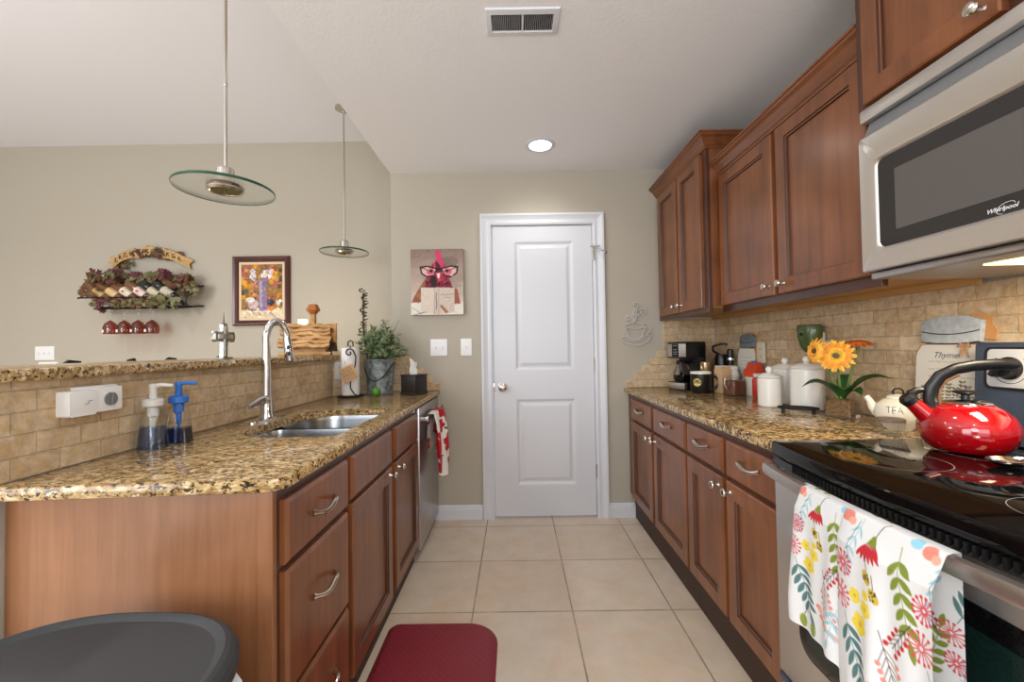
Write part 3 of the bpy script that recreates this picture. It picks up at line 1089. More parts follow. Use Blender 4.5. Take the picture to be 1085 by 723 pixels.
# dishwasher
t = thing('dishwasher', 'stainless dishwasher at the far end of the peninsula cabinets', 'dishwasher', (-0.87, 2.63, 0))
mb = MB(); mb.box(-0.862, LF - 0.005, 2.3395, 2.912, 0.08, CB - 0.004); mb.build('body', M['black'], t, smooth=False)
mb = MB(); mb.box(LF - 0.005, LF + 0.022, 2.352, 2.905, 0.055, 0.858, 0.006); mb.build('door', M['steel_d'], t)
mb = MB(); mb.box(-0.862, LF - 0.03, 2.3395, 2.912, 0.0, 0.08); mb.build('toe_kick', M['black'], t, smooth=False)
mb = MB()
mb.box(-0.514, -0.504, 2.39, 2.87, 0.770, 0.806, 0.004); mb.box(-0.547, -0.508, 2.39, 2.404, 0.776, 0.80, 0.002); mb.box(-0.547, -0.508, 2.856, 2.87, 0.776, 0.80, 0.002)
mb.build('handle', M['steel_d'], t)

# left worktop with a cut-out for the sink
t = thing('countertop', 'long golden granite countertop of the peninsula with a sink cutout', 'countertop', (-0.85, 1.93, CB))
mb = MB()
outer = [(-0.575, 0.946), (-0.548, 0.960), (-0.536, 0.985), (-0.536, BACK - 0.001), (EDGE + 0.01, BACK - 0.001), (BSX + 0.001, 2.649), (BSX + 0.001, 0.9285), (-1.235, 0.9285), (-1.235, 0.905)]
hole = rrect(-1.000, -0.612, 1.405, 2.055, 0.05, 8, rs=[0.17, 0.05, 0.05, 0.17])
slab(mb, outer, [hole], CB + 0.0005, CT, 0.007)
mb.build('worktop', M['granite'], t, angle=0.5)
# undermount double bowl sink
t = thing('kitchen_sink', 'double bowl stainless steel undermount sink in the peninsula', 'sink', (-0.8, 1.73, 0.66))
for k, (y0, y1, dep) in enumerate(((1.40, 1.715, 0.20), (1.738, 2.06, 0.22))):
    mb = MB()
    rr = [0.17, 0.06, 0.06, 0.06] if k == 0 else [0.06, 0.06, 0.06, 0.17]
    o0 = rrect(-1.004, -0.608, y0, y1, 0.05, 8, rs=rr)
    zt = CB - 0.001 if k == 0 else CB - 0.001
    rs = [[(p[0], p[1], zt) for p in inset(o0, -0.022 if False else 0.0)]]
    for d, z in ((0.003, zt - 0.02), (0.012, zt - dep + 0.05), (0.03, zt - dep + 0.012), (0.06, zt - dep)):
        rs.append([(p[0], p[1], z) for p in inset(o0, d)])
    mb.rings(rs, False, True)
    b = mb.build('bowl', M['steel_sink'], t, recalc=False, angle=1.2)
    b.data.flip_normals()
    mb = MB(); cx, cy = -0.80, (y0 + y1) / 2
    mb.lathe([(0.045, zt - dep + 0.001), (0.042, zt - dep + 0.004), (0.03, zt - dep + 0.002), (0, zt - dep + 0.0015)], (cx, cy, 0), 24)
    mb.build('drain', M['chrome'], b)
mb = MB(); mb.box(-1.0, -0.612, 1.712, 1.741, CB - 0.035, CB - 0.02, 0.006); mb.build('divider', M['steel_sink'], t)

# pull-down faucet
FX, FY = -1.075, 1.79
t = thing('kitchen_faucet', 'tall chrome pull down faucet arching over the sink', 'faucet', (FX, FY, CT))
mb = MB(); mb.prism([(x, y) for x, y in rrect(-0.03, 0.03, -0.125, 0.125, 0.028, 6)], 0, 0.006, Matrix.Translation((FX, FY, CT)), 0.002); mb.build('deck_plate', M['chrome'], t)
mb = MB(); mb.lathe([(0.030, 0.006), (0.030, 0.012), (0.024, 0.03), (0.021, 0.10), (0.0175, 0.22), (0.016, 0.30)], (FX, FY, CT), 24); mb.build('body', M['chrome'], t)
sd = Vector((0.62, 0.78, 0)).normalized()
pts = []
RA = 0.043
for k in range(17):
    a = PI - (PI * 0.97) * k / 16
    pts.append(Vector((FX, FY, CT + 0.345)) + sd * (RA + RA * math.cos(a)) + Vector((0, 0, 0.078 * math.sin(a))))
pts = [Vector((FX, FY, CT + 0.29))] + pts
mb = MB(); mb.tube(pts, [0.0155] + [0.0150] * 17, 16); mb.build('spout', M['chrome'], t)
mb = MB()
e0 = pts[-1]; dn = (pts[-1] - pts[-2]).normalized()
mb.tube([e0 - dn * 0.004, e0 + dn * 0.02, e0 + dn * 0.06, e0 + dn * 0.105, e0 + dn * 0.112], [0.0155, 0.018, 0.019, 0.0205, 0.018], 18)
h = mb.build('spray_head', M['chrome'], t)
for q in (0.045, 0.072):
    mb = MB()
    c = e0 + dn * q + Vector((0.45, -0.89, 0)) * 0.0178
    mb.sphere(c, 0.008, 12, 8, (1, 0.5, 1.3)); mb.build('button', M['black'], h)
mb = MB()
mb.cyl((FX, FY, CT + 0.085), (FX + 0.012, FY - 0.045, CT + 0.085), 0.019, n=18)
mb.tube([(FX + 0.010, FY - 0.036, CT + 0.087), (FX + 0.004, FY - 0.055, CT + 0.083), (FX - 0.01, FY - 0.10, CT + 0.066)], [0.019, 0.018, 0.011], 14, 0.8)
mb.build('lever', M['chrome'], t)

# raised granite ledge on the low wall
t = thing('bar_ledge', 'raised narrow golden granite bar ledge above the tiled low wall', 'ledge', (-1.32, 1.8, 1.13))
mb = MB()
slab(mb, [(-1.135, 0.90), (-1.135, 2.69), (-1.17, 2.80), (-1.24, 2.98), (-1.57, 2.98), (-1.57, 0.90)], [], 1.1305, 1.160, 0.006)
mb.build('worktop', M['granite'], t, angle=0.5)

# --- right run
RF = 0.790
TR = face_T('R', RF)


def base_right(name_label, y0, y1, doors, first, filler=None):
    t_ = thing('base_cabinet', name_label, 'cabinet', (1.1, (y0 + y1) / 2, 0), 'base cabinets along the right wall')
    carcass(t_, RF, RIGHT - 0.002, y0, y1, 0.168, CB)
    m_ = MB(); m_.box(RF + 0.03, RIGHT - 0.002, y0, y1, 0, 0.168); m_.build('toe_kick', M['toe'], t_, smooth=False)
    for k, (u0, u1) in enumerate(doors):
        d_ = slab_front('drawer', TR, (u0, u1, 0.705, 0.838), t_)
        pull(TR, (u0 + u1) / 2, 0.783, d_, 0.058)
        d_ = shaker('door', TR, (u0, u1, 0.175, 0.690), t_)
        knob(TR, u0 + 0.03 if k == 1 else u1 - 0.03, 0.655, d_)
    return t_


# k = 0 is the nearer door of each pair
base_right('cherry base cabinet below the coffee maker, beside the back wall', 1.895, BACK - 0.001, [(1.910, 2.352), (2.382, 2.80)], 0)
base_right('cherry base cabinet between the stove and the far base cabinet', 1.218, 1.894, [(1.232, 1.545), (1.572, 1.893)], 0)
t = thing('countertop', 'golden granite countertop along the right wall beyond the stove', 'countertop', (1.09, 2.07, CB))
mb = MB()
slab(mb, [(0.757, 1.2165), (RIGHT - 0.019, 1.2165), (RIGHT - 0.019, BACK - 0.011), (0.757, BACK - 0.011)], [], CB + 0.0005, CT, 0.007)
mb.build('worktop', M['granite_r'], t, angle=0.5)


# wall cabinets
def crown(t_, pts_fn, prof_):
    m_ = MB()
    rows = [pts_fn(d, z) for d, z in prof_]
    m_.rings([[Vector(r[k]) for r in rows] for k in range(len(rows[0]))])
    return m_.build('crown', M['wood_y'], t_, angle=0.35)


CP = [(-0.01, 0.0), (0.006, 0.0), (0.008, 0.008), (0.016, 0.014), (0.022, 0.026), (0.036, 0.044), (0.050, 0.052), (0.052, 0.060), (0.058, 0.062), (0.058, 0.07), (-0.01, 0.07)]


def wall_cab(label, xf, y0, y1, z0, z1, doors, crown_z, mitre, knob_v, rail=True, zdoor=None):
    t_ = thing('wall_cabinet', label, 'cabinet', (1.25, (y0 + y1) / 2, z0), 'wall cabinets above the right counter')
    carcass(t_, xf + 0.018, RIGHT - 0.002, y0, y1, z0 + 0.03 if rail else z0, z1, M['wood'])
    m_ = MB()
    m_.box(xf, xf + 0.019, y0, y1, z0, z1, 0.001, seg=1)
    m_.build('face_frame', M['wood_dark'], t_, smooth=False)
    if rail:
        m_ = MB(); m_.box(xf + 0.02, RIGHT - 0.012, y0 + 0.012, y1, z0 + 0.026, z0 + 0.0299); m_.build('underside', M['wood_raw'], t_, smooth=False)
        m_ = MB(); m_.box(RIGHT - 0.035, RIGHT - 0.0195, y0 + 0.012, y1, z0 + 0.003, z0 + 0.026); m_.build('hanging_rail', M['wood_raw'], t_, smooth=False)
    TT = face_T('R', xf)
    zd0, zd1 = zdoor
    for k, (u0, u1) in enumerate(doors):
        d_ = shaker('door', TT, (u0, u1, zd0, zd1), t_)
        knob(TT, u1 - 0.032 if k == 0 else u0 + 0.032, knob_v, d_)
    if mitre == 'far':
        crown(t_, lambda d, z: [(xf - d, y1, crown_z + z), (xf - d, y0 - d, crown_z + z), (RIGHT - 0.003, y0 - d, crown_z + z)], CP)
    else:
        crown(t_, lambda d, z: [(xf - d, y1, crown_z + z), (xf - d, y0, crown_z + z)], CP)
    return t_


wall_cab('tall deep cherry wall cabinet in the far corner above the coffee maker', 1.020, 2.170, BACK - 0.001, 1.362, 2.24, [(2.215, 2.520), (2.545, 2.865)], 2.228, 'far', 1.430, zdoor=(1.388, 2.215))
wall_cab('wide lower cherry wall cabinet between the corner cabinet and the microwave', 1.090, 1.228, 2.1685, 1.358, 2.09, [(1.245, 1.680), (1.708, 2.150)], 2.078, 'none', 1.432, zdoor=(1.392, 2.066))
wall_cab('short cherry wall cabinet directly above the microwave', 1.035, 0.446, 1.2265, 1.868, 2.30, [(0.458, 0.818), (0.848, 1.190)], 2.292, 'none', 1.905, rail=False, zdoor=(1.876, 2.285))

# ------------------------------------------------------------------ range
RY0, RY1 = 0.455, 1.2155


def hx(y):
    return 0.712 - 0.034 * (1 - ((y - 0.835) / 0.37) ** 2)


YS = [RY0 + (RY1 - RY0) * k / 16 for k in range(17)]
t = thing('kitchen_range', 'stainless and black glass top electric stove under the microwave', 'stove', (1.07, 0.835, 0))
mb = MB(); mb.box(0.775, 1.40, RY0, RY1, 0.05, 0.872); mb.build('body', M['black'], t, smooth=False)
mb = MB()
front = [(hx(y) + 0.030 - 0.002, y) for y in YS]
out = front[::-1] + [(1.34, RY0), (1.34, RY1)]
out = out[::-1] if sum((out[i][0] * out[(i + 1) % len(out)][1] - out[(i + 1) % len(out)][0] * out[i][1]) for i in range(len(out))) < 0 else out
slab(mb, out, [], 0.8725, 0.911, 0.007)
ct = mb.build('cooktop', M['black_gloss'], t, angle=0.5)
for x, y, r in ((1.16, 1.03, 0.085), (1.16, 0.64, 0.10), (0.90, 1.0, 0.10), (0.90, 0.66, 0.085)):
    mb = MB()
    mb.rings([[(x + (r + dq) * math.cos(2 * PI * k / 48), y + (r + dq) * math.sin(2 * PI * k / 48), 0.9113) for k in range(48)] for dq in (0, 0.0014)], False, False)
    mb.build('burner_ring', M['grey_pl'], ct, smooth=False)
# door: steel frame, window, cap with vent teeth
mb = MB(); mb.box(0.745, 0.7745, RY0 + 0.003, RY1 - 0.003, 0.262, 0.830, 0.006); dr = mb.build('oven_door', M['steel'], t)
mb = MB()
mb.prism(rrect(0.545, 1.118, 0.38, 0.762, 0.045), 0, 0.0025, frame((0.7452, 0, 0), (0, 1, 0), (0, 0, 1), (-1, 0, 0)), 0.001)
mb.build('window_frame', M['black_gloss'], dr)
mb = MB()
mb.prism(rrect(0.575, 1.088, 0.41, 0.722, 0.02), 0, 0.001, frame((0.7425, 0, 0), (0, 1, 0), (0, 0, 1), (-1, 0, 0)))
mb.build('window_glass', M['oven_glass'], dr)
mb = MB()
mb.rings([[(hx(y) + 0.026, y, 0.850), (hx(y) + 0.036, y, 0.866), (0.80, y, 0.871), (0.80, y, 0.832), (hx(y) + 0.034, y, 0.838)] for y in YS])
cap = mb.build('door_cap', M['black_gloss'], t, angle=0.7)
mb = MB()
for k in range(46):
    y = 0.53 + 0.0125 * k
    mb.box(hx(y) + 0.0275, hx(y) + 0.046, y, y + 0.006, 0.853, 0.8705)
mb.build('vent_teeth', M['iron'], cap, smooth=False)
mb = MB()
mb.rings([[(hx(y) - 0.004, y, 0.822), (hx(y) - 0.007, y, 0.836), (hx(y) - 0.004, y, 0.850), (hx(y) + 0.006, y, 0.853), (hx(y) + 0.010, y, 0.848), (hx(y) + 0.010, y, 0.824), (hx(y) + 0.005, y, 0.820)] for y in [RY0 + 0.012 + (RY1 - RY0 - 0.024) * k / 20 for k in range(21)]])
for y in (RY0 + 0.02, RY1 - 0.034):
    mb.box(hx(y) + 0.004, 0.76, y, y + 0.014, 0.826, 0.848, 0.002)
mb.build('handle', M['steel'], t, angle=0.7)
mb = MB(); mb.box(0.752, 0.7745, RY0 + 0.003, RY1 - 0.003, 0.055, 0.235, 0.006); wd = mb.build('storage_drawer', M['steel'], t)
mb = MB(); mb.box(0.742, 0.775, RY0 + 0.003, RY1 - 0.003, 0.236, 0.258, 0.006); mb.build('handle', M['dark_enamel'], wd)
# backguard
mb = MB()
mb.rings([[(1.322, y, 0.9115), (1.336, y, 1.02), (1.345, y, 1.178), (1.352, y, 1.186), (1.398, y, 1.186), (1.398, y, 0.9115)] for y in (RY0, RY1)])
bg = mb.build('backguard', M['dark_enamel'], t, angle=0.4)
sl = Vector((0.009, 0, 0.158)).normalized()
Tb = frame((1.3395, 0, 1.085), (0, 1, 0), sl, (-sl.z, 0, sl.x))
mb = MB()
mb.prism(rrect(0.49, 1.190, -0.030, 0.088, 0.015), -0.004, 0.0022, Tb, 0.001); mb.build('panel_border', M['black'], bg)
mb = MB()
mb.prism(rrect(0.50, 1.182, -0.022, 0.082, 0.012), 0.002, 0.0032, Tb, 0.0005)
pn = mb.build('control_panel', M['panel_grey'], bg)
for y in (1.128, 1.02, 0.56):
    mb = MB()
    mb.lathe([(0, 0.003), (0.031, 0.003), (0.031, 0.008), (0.026, 0.011), (0.023, 0.028), (0, 0.029)], T=Tb @ Matrix.Translation((y, 0.03, 0)), n=24)
    mb.box(-0.007, 0.007, -0.026, 0.026, 0.02, 0.046, 0.003, T=Tb @ Matrix.Translation((y, 0.03, 0)) @ Matrix.Rotation(0.5, 4, 'Z'))
    mb.build('knob', M['black'], bg)
for y in (1.128, 1.02, 0.56):
    mb = MB()
    mb.tube([Tb @ Vector((y + 0.041 * math.cos(a), 0.03 + 0.041 * math.sin(a), 0.0034)) for a in [2.4 + 4.6 * k / 30 for k in range(31)]], [0.0004 + 0.0012 * k / 30 for k in range(31)], 5)
    mb.build('dial_scale', M['ink'], pn)

# ------------------------------------------------------------------ microwave
MX = 1.015
t = thing('microwave_oven', 'stainless over the range microwave with a dark glass door above the stove', 'microwave', (1.2, 0.83, 1.39))
mb = MB(); mb.box(MX + 0.03, RIGHT - 0.002, 0.456, 1.206, 1.392, 1.866); mb.build('body', M['black'], t, smooth=False)
mb = MB(); mb.box(MX + 0.004, MX + 0.03, 0.456, 1.206, 1.828, 1.866, 0.005); mb.build('top_trim', M['steel'], t)
mb = MB(); mb.rings([[(MX + 0.008, y, 1.784), (MX + 0.026, y, 1.827), (MX + 0.0295, y, 1.827), (MX + 0.0295, y, 1.784)] for y in (0.47, 1.196)]); mb.build('vent_grille', M['grey_pl'], t, smooth=False)
mb = MB()
Tm = frame((MX, 0, 0), (0, 1, 0), (0, 0, 1), (-1, 0, 0))
wr = rrect(0.612, 1.150, 1.452, 1.702, 0.02)
od = rrect(0.575, 1.208, 1.394, 1.782, 0.006)


def arc_pts(x0, x1, y0, y1, r):
    return rrect(x0, x1, y0, y1, r)


rgs = [[(p[0], p[1], w) for p in arc_pts(0.575 + d, 1.208 - d, 1.394 + d, 1.782 - d, 0.008)] for d, w in ((0, -0.028), (0, -0.002), (0.003, 0.0))]
rgs += [[(p[0], p[1], w) for p in arc_pts(*q, r)] for q, r, w in (((0.606, 1.158, 1.446, 1.708), 0.026, 0.001), ((0.611, 1.152, 1.451, 1.702), 0.022, -0.002), ((0.614, 1.149, 1.454, 1.699), 0.02, -0.005))]
mb.rings([[Tm @ Vector(p) for p in r] for r in rgs], False, False)
dr = mb.build('door', M['steel'], t, angle=0.5)
mb = MB(); mb.prism(rrect(0.612, 1.151, 1.452, 1.701, 0.02), -0.012, -0.004, Tm); mb.build('glass', M['mw_glass'], dr)
mb = MB(); mb.prism(rrect(0.66, 1.10, 1.492, 1.655, 0.004), -0.004, -0.0034, Tm); mb.build('window', M['mw_mesh'], dr)
Tt = frame((MX + 0.0036, 0.862, 1.466), (0, -1, 0), (0, 0, 1), (-1, 0, 0))
lg = text_mesh('Whirlpool', 0.0135, Tt, M['white_pl'], 'logo', dr, shear=0.35, depth=0.0004)
mb = MB()
mb.tube([Tt @ Vector((0.008 + 0.016 * math.cos(a) * 1.0 + 0.006 * math.sin(a), 0.011 * math.sin(a), 0.0003)) for a in [0.5 + 4.2 * k / 20 for k in range(21)]], 0.0005, 5)
mb.build('emblem_ring', M['white_pl'], dr)
mb = MB(); mb.box(MX + 0.001, MX + 0.028, 0.456, 0.573, 1.394, 1.782, 0.003); mb.build('control_panel', M['mw_glass'], t)
mb = MB(); mb.box(MX + 0.02, RIGHT - 0.004, 0.46, 1.202, 1.372, 1.3915, 0.004); mb.build('base_pan', M['steel_d'], t)
mb = MB(); mb.box(1.11, 1.23, 0.68, 0.98, 1.3695, 1.3725); mb.build('lamp_cover', M['lampglow'], t, smooth=False)

# ------------------------------------------------------------------ ceiling fittings
t = thing('recessed_light', 'round lit recessed downlight in the kitchen ceiling before the door', 'ceiling light', (0.173, 2.533, KC))
mb = MB(); mb.lathe([(0.066, -0.001), (0.070, -0.006), (0.090, -0.004), (0.094, 0.0), (0.066, 0.0)], (0.173, 2.533, KC), 40, cap0=False, cap1=False); mb.build('trim_ring', M['trim'], t)
mb = MB(); mb.lathe([(0.067, -0.0005), (0.0, -0.0012)], (0.173, 2.533, KC), 36, cap0=False); mb.build('lens', M['canlight'], t)
t = thing('air_vent', 'white rectangular ceiling air register with dark slots', 'air vent', (0.046, 1.557, KC))
mb = MB()
x0, x1, y0, y1 = -0.094, 0.186, 1.492, 1.622
rr = [[(x0 + d, y0 + d, z), (x1 - d, y0 + d, z), (x1 - d, y1 - d, z), (x0 + d, y1 - d, z)] for d, z in ((0, KC), (0.003, KC - 0.006), (0.022, KC - 0.010), (0.024, KC - 0.004))]
mb.rings(rr, False, False)
mb.box(0.044, 0.050, y0 + 0.02, y1 - 0.02, KC - 0.009, KC - 0.004); mb.build('frame', M['trim'], t, angle=0.3)
mb = MB(); mb.poly([(x0 + 0.02, y0 + 0.02, KC - 0.001), (x1 - 0.02, y0 + 0.02, KC - 0.001), (x1 - 0.02, y1 - 0.02, KC - 0.001), (x0 + 0.02, y1 - 0.02, KC - 0.001)]); mb.build('duct_opening', M['grille_dark'], t, smooth=False)
mb = MB()
for k in range(34):
    x = x0 + 0.027 + k * 0.0068
    mb.poly([(x, y0 + 0.022, KC - 0.0075), (x + 0.003, y0 + 0.022, KC - 0.002), (x + 0.003, y1 - 0.022, KC - 0.002), (x, y1 - 0.022, KC - 0.0075)])
mb.build('louvres', M['trim'], t, smooth=False, recalc=False)


def pendant(x, y, z, label, ceil, r=0.172):
    t_ = thing('pendant_lamp', label, 'pendant light', (x, y, ceil), 'glass disc pendants over the bar')
    m_ = MB(); m_.use(M['glass_disc'])
    n = 56
    zt = z + 0.012
    prof = [(0.03, z + 0.016), (r * 0.55, z + 0.0085), (r - 0.001, z + 0.004)]
    bot = [(r - 0.001, z - 0.004), (r * 0.55, z + 0.0005), (0.03, z + 0.008)]
    m_.lathe(prof, (x, y, 0), n, cap0=False, cap1=False)
    m_.lathe(bot, (x, y, 0), n, cap0=False, cap1=False)
    d_ = m_.build('glass_shade', None, t_)
    m_ = MB(); m_.lathe([(r - 0.002, z - 0.0055), (r, z - 0.003), (r, z + 0.003), (r - 0.002, z + 0.0055)], (x, y, 0), n, cap0=False, cap1=False)
    e_ = m_.build('shade_rim', M['glass_edge'], t_); e_['label'] = 'dark green polished glass rim'
    m_ = MB(); m_.lathe([(0.034, z + 0.012), (0.055, z + 0.016), (0.050, z + 0.022), (0.031, z + 0.03), (0.030, z + 0.078), (0.024, z + 0.086), (0.008, z + 0.088)], (x, y, 0), 28); m_.build('socket_cup', M['nickel'], t_)
    m_ = MB(); m_.lathe([(0.040, z + 0.010), (0.062, z + 0.004), (0.064, z - 0.003), (0.056, z - 0.010), (0.050, z - 0.006), (0.048, z + 0.004)], (x, y, 0), 28, cap0=False, cap1=False)
    b_ = m_.build('bulb_ring', M['nickel'], t_)
    m_ = MB(); m_.lathe([(0.050, z - 0.005), (0.028, z - 0.001), (0, z - 0.001)], (x, y, 0), 24, cap0=False); m_.cyl((x, y, z - 0.001), (x, y, z - 0.018), 0.004, n=8)
    m_.build('reflector', M['olive'], b_)
    m_ = MB(); m_.cyl((x, y, z + 0.085), (x, y, ceil - 0.01), 0.0062, n=10)
    m_.sphere((x, y, z + 0.42), 0.0075, 10, 6); m_.build('rod', M['nickel'], t_)
    m_ = MB(); m_.lathe([(0.06, ceil - 0.0005), (0.06, ceil - 0.012), (0.02, ceil - 0.025), (0, ceil - 0.026)], (x, y, 0), 24); m_.build('canopy', M['nickel'], t_)


pendant(-1.132, 1.62, 1.831, 'nearer pendant lamp with a large tilted looking glass disc', LC)
pendant(-1.251, 3.05, 1.915, 'farther pendant lamp with a small looking glass disc beside the ceiling edge', LC)

# ------------------------------------------------------------------ wall plates


def plate(name, T, w, h, kind, label, cat, mat='white_pl', gangs=1, group=None):
    t_ = thing(name, label, cat, T.translation[:], group)
    m_ = MB(); m_.prism(rrect(-w / 2, w / 2, -h / 2, h / 2, 0.005), 0.0002, 0.006, T, 0.002); m_.build('cover_plate', M[mat], t_)
    for g in range(gangs):
        u = (g - (gangs - 1) / 2) * 0.046
        m_ = MB()
        if kind == 'toggle':
            m_.box(u - 0.005, u + 0.005, -0.012, 0.012, 0.0055, 0.0068, T=T)
            m_.box(u - 0.004, u + 0.004, -0.009, 0.002, 0.006, 0.018, 0.001, T=T @ Matrix.Rotation(-0.35, 4, 'X'))
            m_.build('toggle', M[mat], t_)
        else:
            m_.use(M[mat])
            for v in (-0.021, 0.021):
                m_.prism(rrect(u - 0.0155, u + 0.0155, v - 0.014, v + 0.014, 0.008), 0.005, 0.0072, T)
            m_.use(M['ink'])
            for v in (-0.021, 0.021):
                m_.box(u - 0.008, u - 0.0055, v - 0.005, v + 0.006, 0.0068, 0.0074, T=T)
                m_.box(u + 0.0055, u + 0.008, v - 0.005, v + 0.006, 0.0068, 0.0074, T=T)
            m_.build('socket', None, t_)
    return t_


TB = lambda x, z: frame((x, BACK, z), (1, 0, 0), (0, 0, 1), (0, -1, 0))
TRW = lambda y, z: frame((RIGHT - 0.018, y, z), (0, -1, 0), (0, 0, 1), (-1, 0, 0))
plate('light_switch', TB(-0.536, 1.2), 0.117, 0.117, 'toggle', 'double white light switch plate below the hen canvas', 'light switch', gangs=2)
plate('light_switch', TB(-0.344, 1.2), 0.076, 0.120, 'toggle', 'single white light switch plate next to the door casing', 'light switch')
plate('light_switch', frame((-4.03, FAR, 1.203), (1, 0, 0), (0, 0, 1), (0, -1, 0)), 0.164, 0.118, 'toggle', 'wide three switch plate low on the far living room wall', 'light switch', gangs=3)
plate('wall_outlet', frame((-4.0, FAR, 1.07), (1, 0, 0), (0, 0, 1), (0, -1, 0)), 0.164, 0.118, 'socket', 'white outlet plate just over the ledge, under the three switch plate', 'outlet', gangs=2)
plate('wall_outlet', TRW(2.365, 1.141), 0.076, 0.118, 'socket', 'ivory outlet between the grey jar sign and the canisters', 'outlet', 'ivory')
plate('wall_outlet', TRW(1.875, 1.142), 0.118, 0.118, 'socket', 'pale outlet plate half hidden behind the gerbera flowers', 'outlet', 'ivory', gangs=2)
dg_ = Vector((P1[0] - P0[0], P1[1] - P0[1], 0)).normalized()
plate('wall_outlet', frame((P0[0] + dg_.x * 0.045, P0[1] + dg_.y * 0.045, 1.06), dg_, (0, 0, 1), (dg_.y, -dg_.x, 0)), 0.07, 0.11, 'socket', 'white outlet in the tiled corner left of the paper towels', 'outlet')
# plug-in timer on the backsplash
TS = lambda y, z: frame((BSX, y, z), (0, 1, 0), (0, 0, 1), (1, 0, 0))
t = thing('plug_in_timer', 'bulky white plug-in box with a round grey dial on the tiled low wall', 'plug-in device', (BSX, 1.12, 1.066))
mb = MB(); mb.prism(rrect(1.085, 1.197, 1.036, 1.104, 0.003), 0.0003, 0.016, TS(0, 0), 0.003); mb.build('outlet_cover', M['white_pl'], t)
mb = MB(); mb.prism(rrect(1.050, 1.122, 1.030, 1.096, 0.006), 0.0005, 0.036, TS(0, 0), 0.005); bx = mb.build('plug_box', M['white_pl'], t)
mb = MB(); mb.tube([TS(0, 0) @ Vector(q) for q in ((1.088, 1.060, 0.0362), (1.099, 1.061, 0.0362), (1.095, 1.067, 0.0362), (1.106, 1.068, 0.0362))], 0.0009, 5); mb.build('printed_mark', M['grey_pl'], bx, smooth=False)
mb = MB(); mb.prism(rrect(1.1225, 1.192, 1.034, 1.100, 0.003), 0.016, 0.034, TS(0, 0), 0.002); mb.build('timer_box', M['white_pl'], t)
mb = MB(); Tq = TS(1.158, 1.066)
mb.lathe([(0, 0.034), (0.018, 0.034), (0.018, 0.038), (0, 0.038)], T=Tq, n=28)
mb.box(-0.002, 0.002, -0.017, 0.017, 0.038, 0.043, 0.001, T=Tq); mb.build('dial', M['grey_pl'], t)
# ------------------------------------------------------------------ mat and bin
t = thing('kitchen_mat', 'maroon cushioned floor mat with basket weave texture in front of the sink', 'mat', (-0.34, 1.4, 0))
m_, nt, p_ = newmat('woven_maroon_foam')
p_.inputs['Base Color'].default_value = (*lin((132, 34, 48)), 1)
p_.inputs['Roughness'].default_value = 0.5
tc = N(nt, 'ShaderNodeTexCoord')
br = N(nt, 'ShaderNodeTexBrick')
br.inputs['Scale'].default_value = 1.0
br.inputs['Brick Width'].default_value = 0.042
br.inputs['Row Height'].default_value = 0.021
br.inputs['Mortar Size'].default_value = 0.0022
br.inputs['Mortar Smooth'].default_value = 0.8
mpn = N(nt, 'ShaderNodeMapping')
mpn.inputs['Rotation'].default_value = (0, 0, 0.785)
nt.links.new(tc.outputs['UV'], mpn.inputs['Vector'])
nt.links.new(mpn.outputs['Vector'], br.inputs['Vector'])
bp = N(nt, 'ShaderNodeBump')
bp.inputs['Strength'].default_value = 0.5
bp.inputs['Distance'].default_value = 0.003
bp.invert = True
nt.links.new(br.outputs['Fac'], bp.inputs['Height'])
nt.links.new(bp.outputs['Normal'], p_.inputs['Normal'])
mb = MB()
o0 = rrect(-0.552, -0.088, 1.02, 1.815, 0.1, 10, rs=[0.1, 0.1, 0.13, 0.045])
mb.rings([[(p[0], p[1], z) for p in inset(o0, d)] for d, z in ((0, 0.0005), (0, 0.004), (0.022, 0.019), (0.03, 0.020))], True, True)
mb.build('mat_pad', m_, t, angle=0.5)


def superel(cx, cy, a, b, n, ang, k=48):
    out_ = []
    for i in range(k):
        q = 2 * PI * i / k
        c_, s_ = math.cos(q), math.sin(q)
        x = a * math.copysign(abs(c_) ** (2 / n), c_)
        y = b * math.copysign(abs(s_) ** (2 / n), s_)
        out_.append((cx + x * math.cos(ang) - y * math.sin(ang), cy + x * math.sin(ang) + y * math.cos(ang)))
    return out_


t = thing('trash_can', 'tall step trash can with a dark grey lid in front of the peninsula end panel', 'trash can', (-0.775, 0.60, 0))
sq = lambda d: superel(-0.768, 0.612, 0.277 - d, 0.276 - d, 2.7, 0.0)
mb = MB(); mb.rings([[(p[0], p[1], z) for p in sq(d)] for d, z in ((0.03, 0.0), (0.028, 0.03), (0.020, 0.56), (0.018, 0.595))]); mb.build('body', M['steel_d'], t)
mb = MB(); mb.rings([[(p[0], p[1], z + 0.004 * math.sin(k * 1.7) + 0.003 * math.sin(k * 4.1)) for k, p in enumerate(sq(d))] for d, z in ((0.016, 0.50), (0.011, 0.53), (0.011, 0.59), (0.016, 0.599))], False, False)
for v_ in mb.bm.verts:
    if v_.co.x > -0.57 and v_.co.z < 0.595:
        v_.co.x += 0.030 * min(1, (v_.co.x + 0.57) / 0.06)
mb.build('liner_bag', M['bag'], t)
mb = MB(); mb.rings([[(p[0], p[1], z) for p in sq(d)] for d, z in ((0.012, 0.600), (0.006, 0.602), (0.0, 0.614), (0.0, 0.632), (0.005, 0.643), (0.012, 0.651), (0.020, 0.654), (0.027, 0.651), (0.034, 0.646), (0.05, 0.645))]); mb.build('lid', M['lid'], t, angle=0.22)
mb = MB(); mb.box(-0.87, -0.78, 0.315, 0.36, 0.01, 0.03, 0.006, T=None); mb.build('pedal', M['black'], t)

# ------------------------------------------------------------------ things on the peninsula


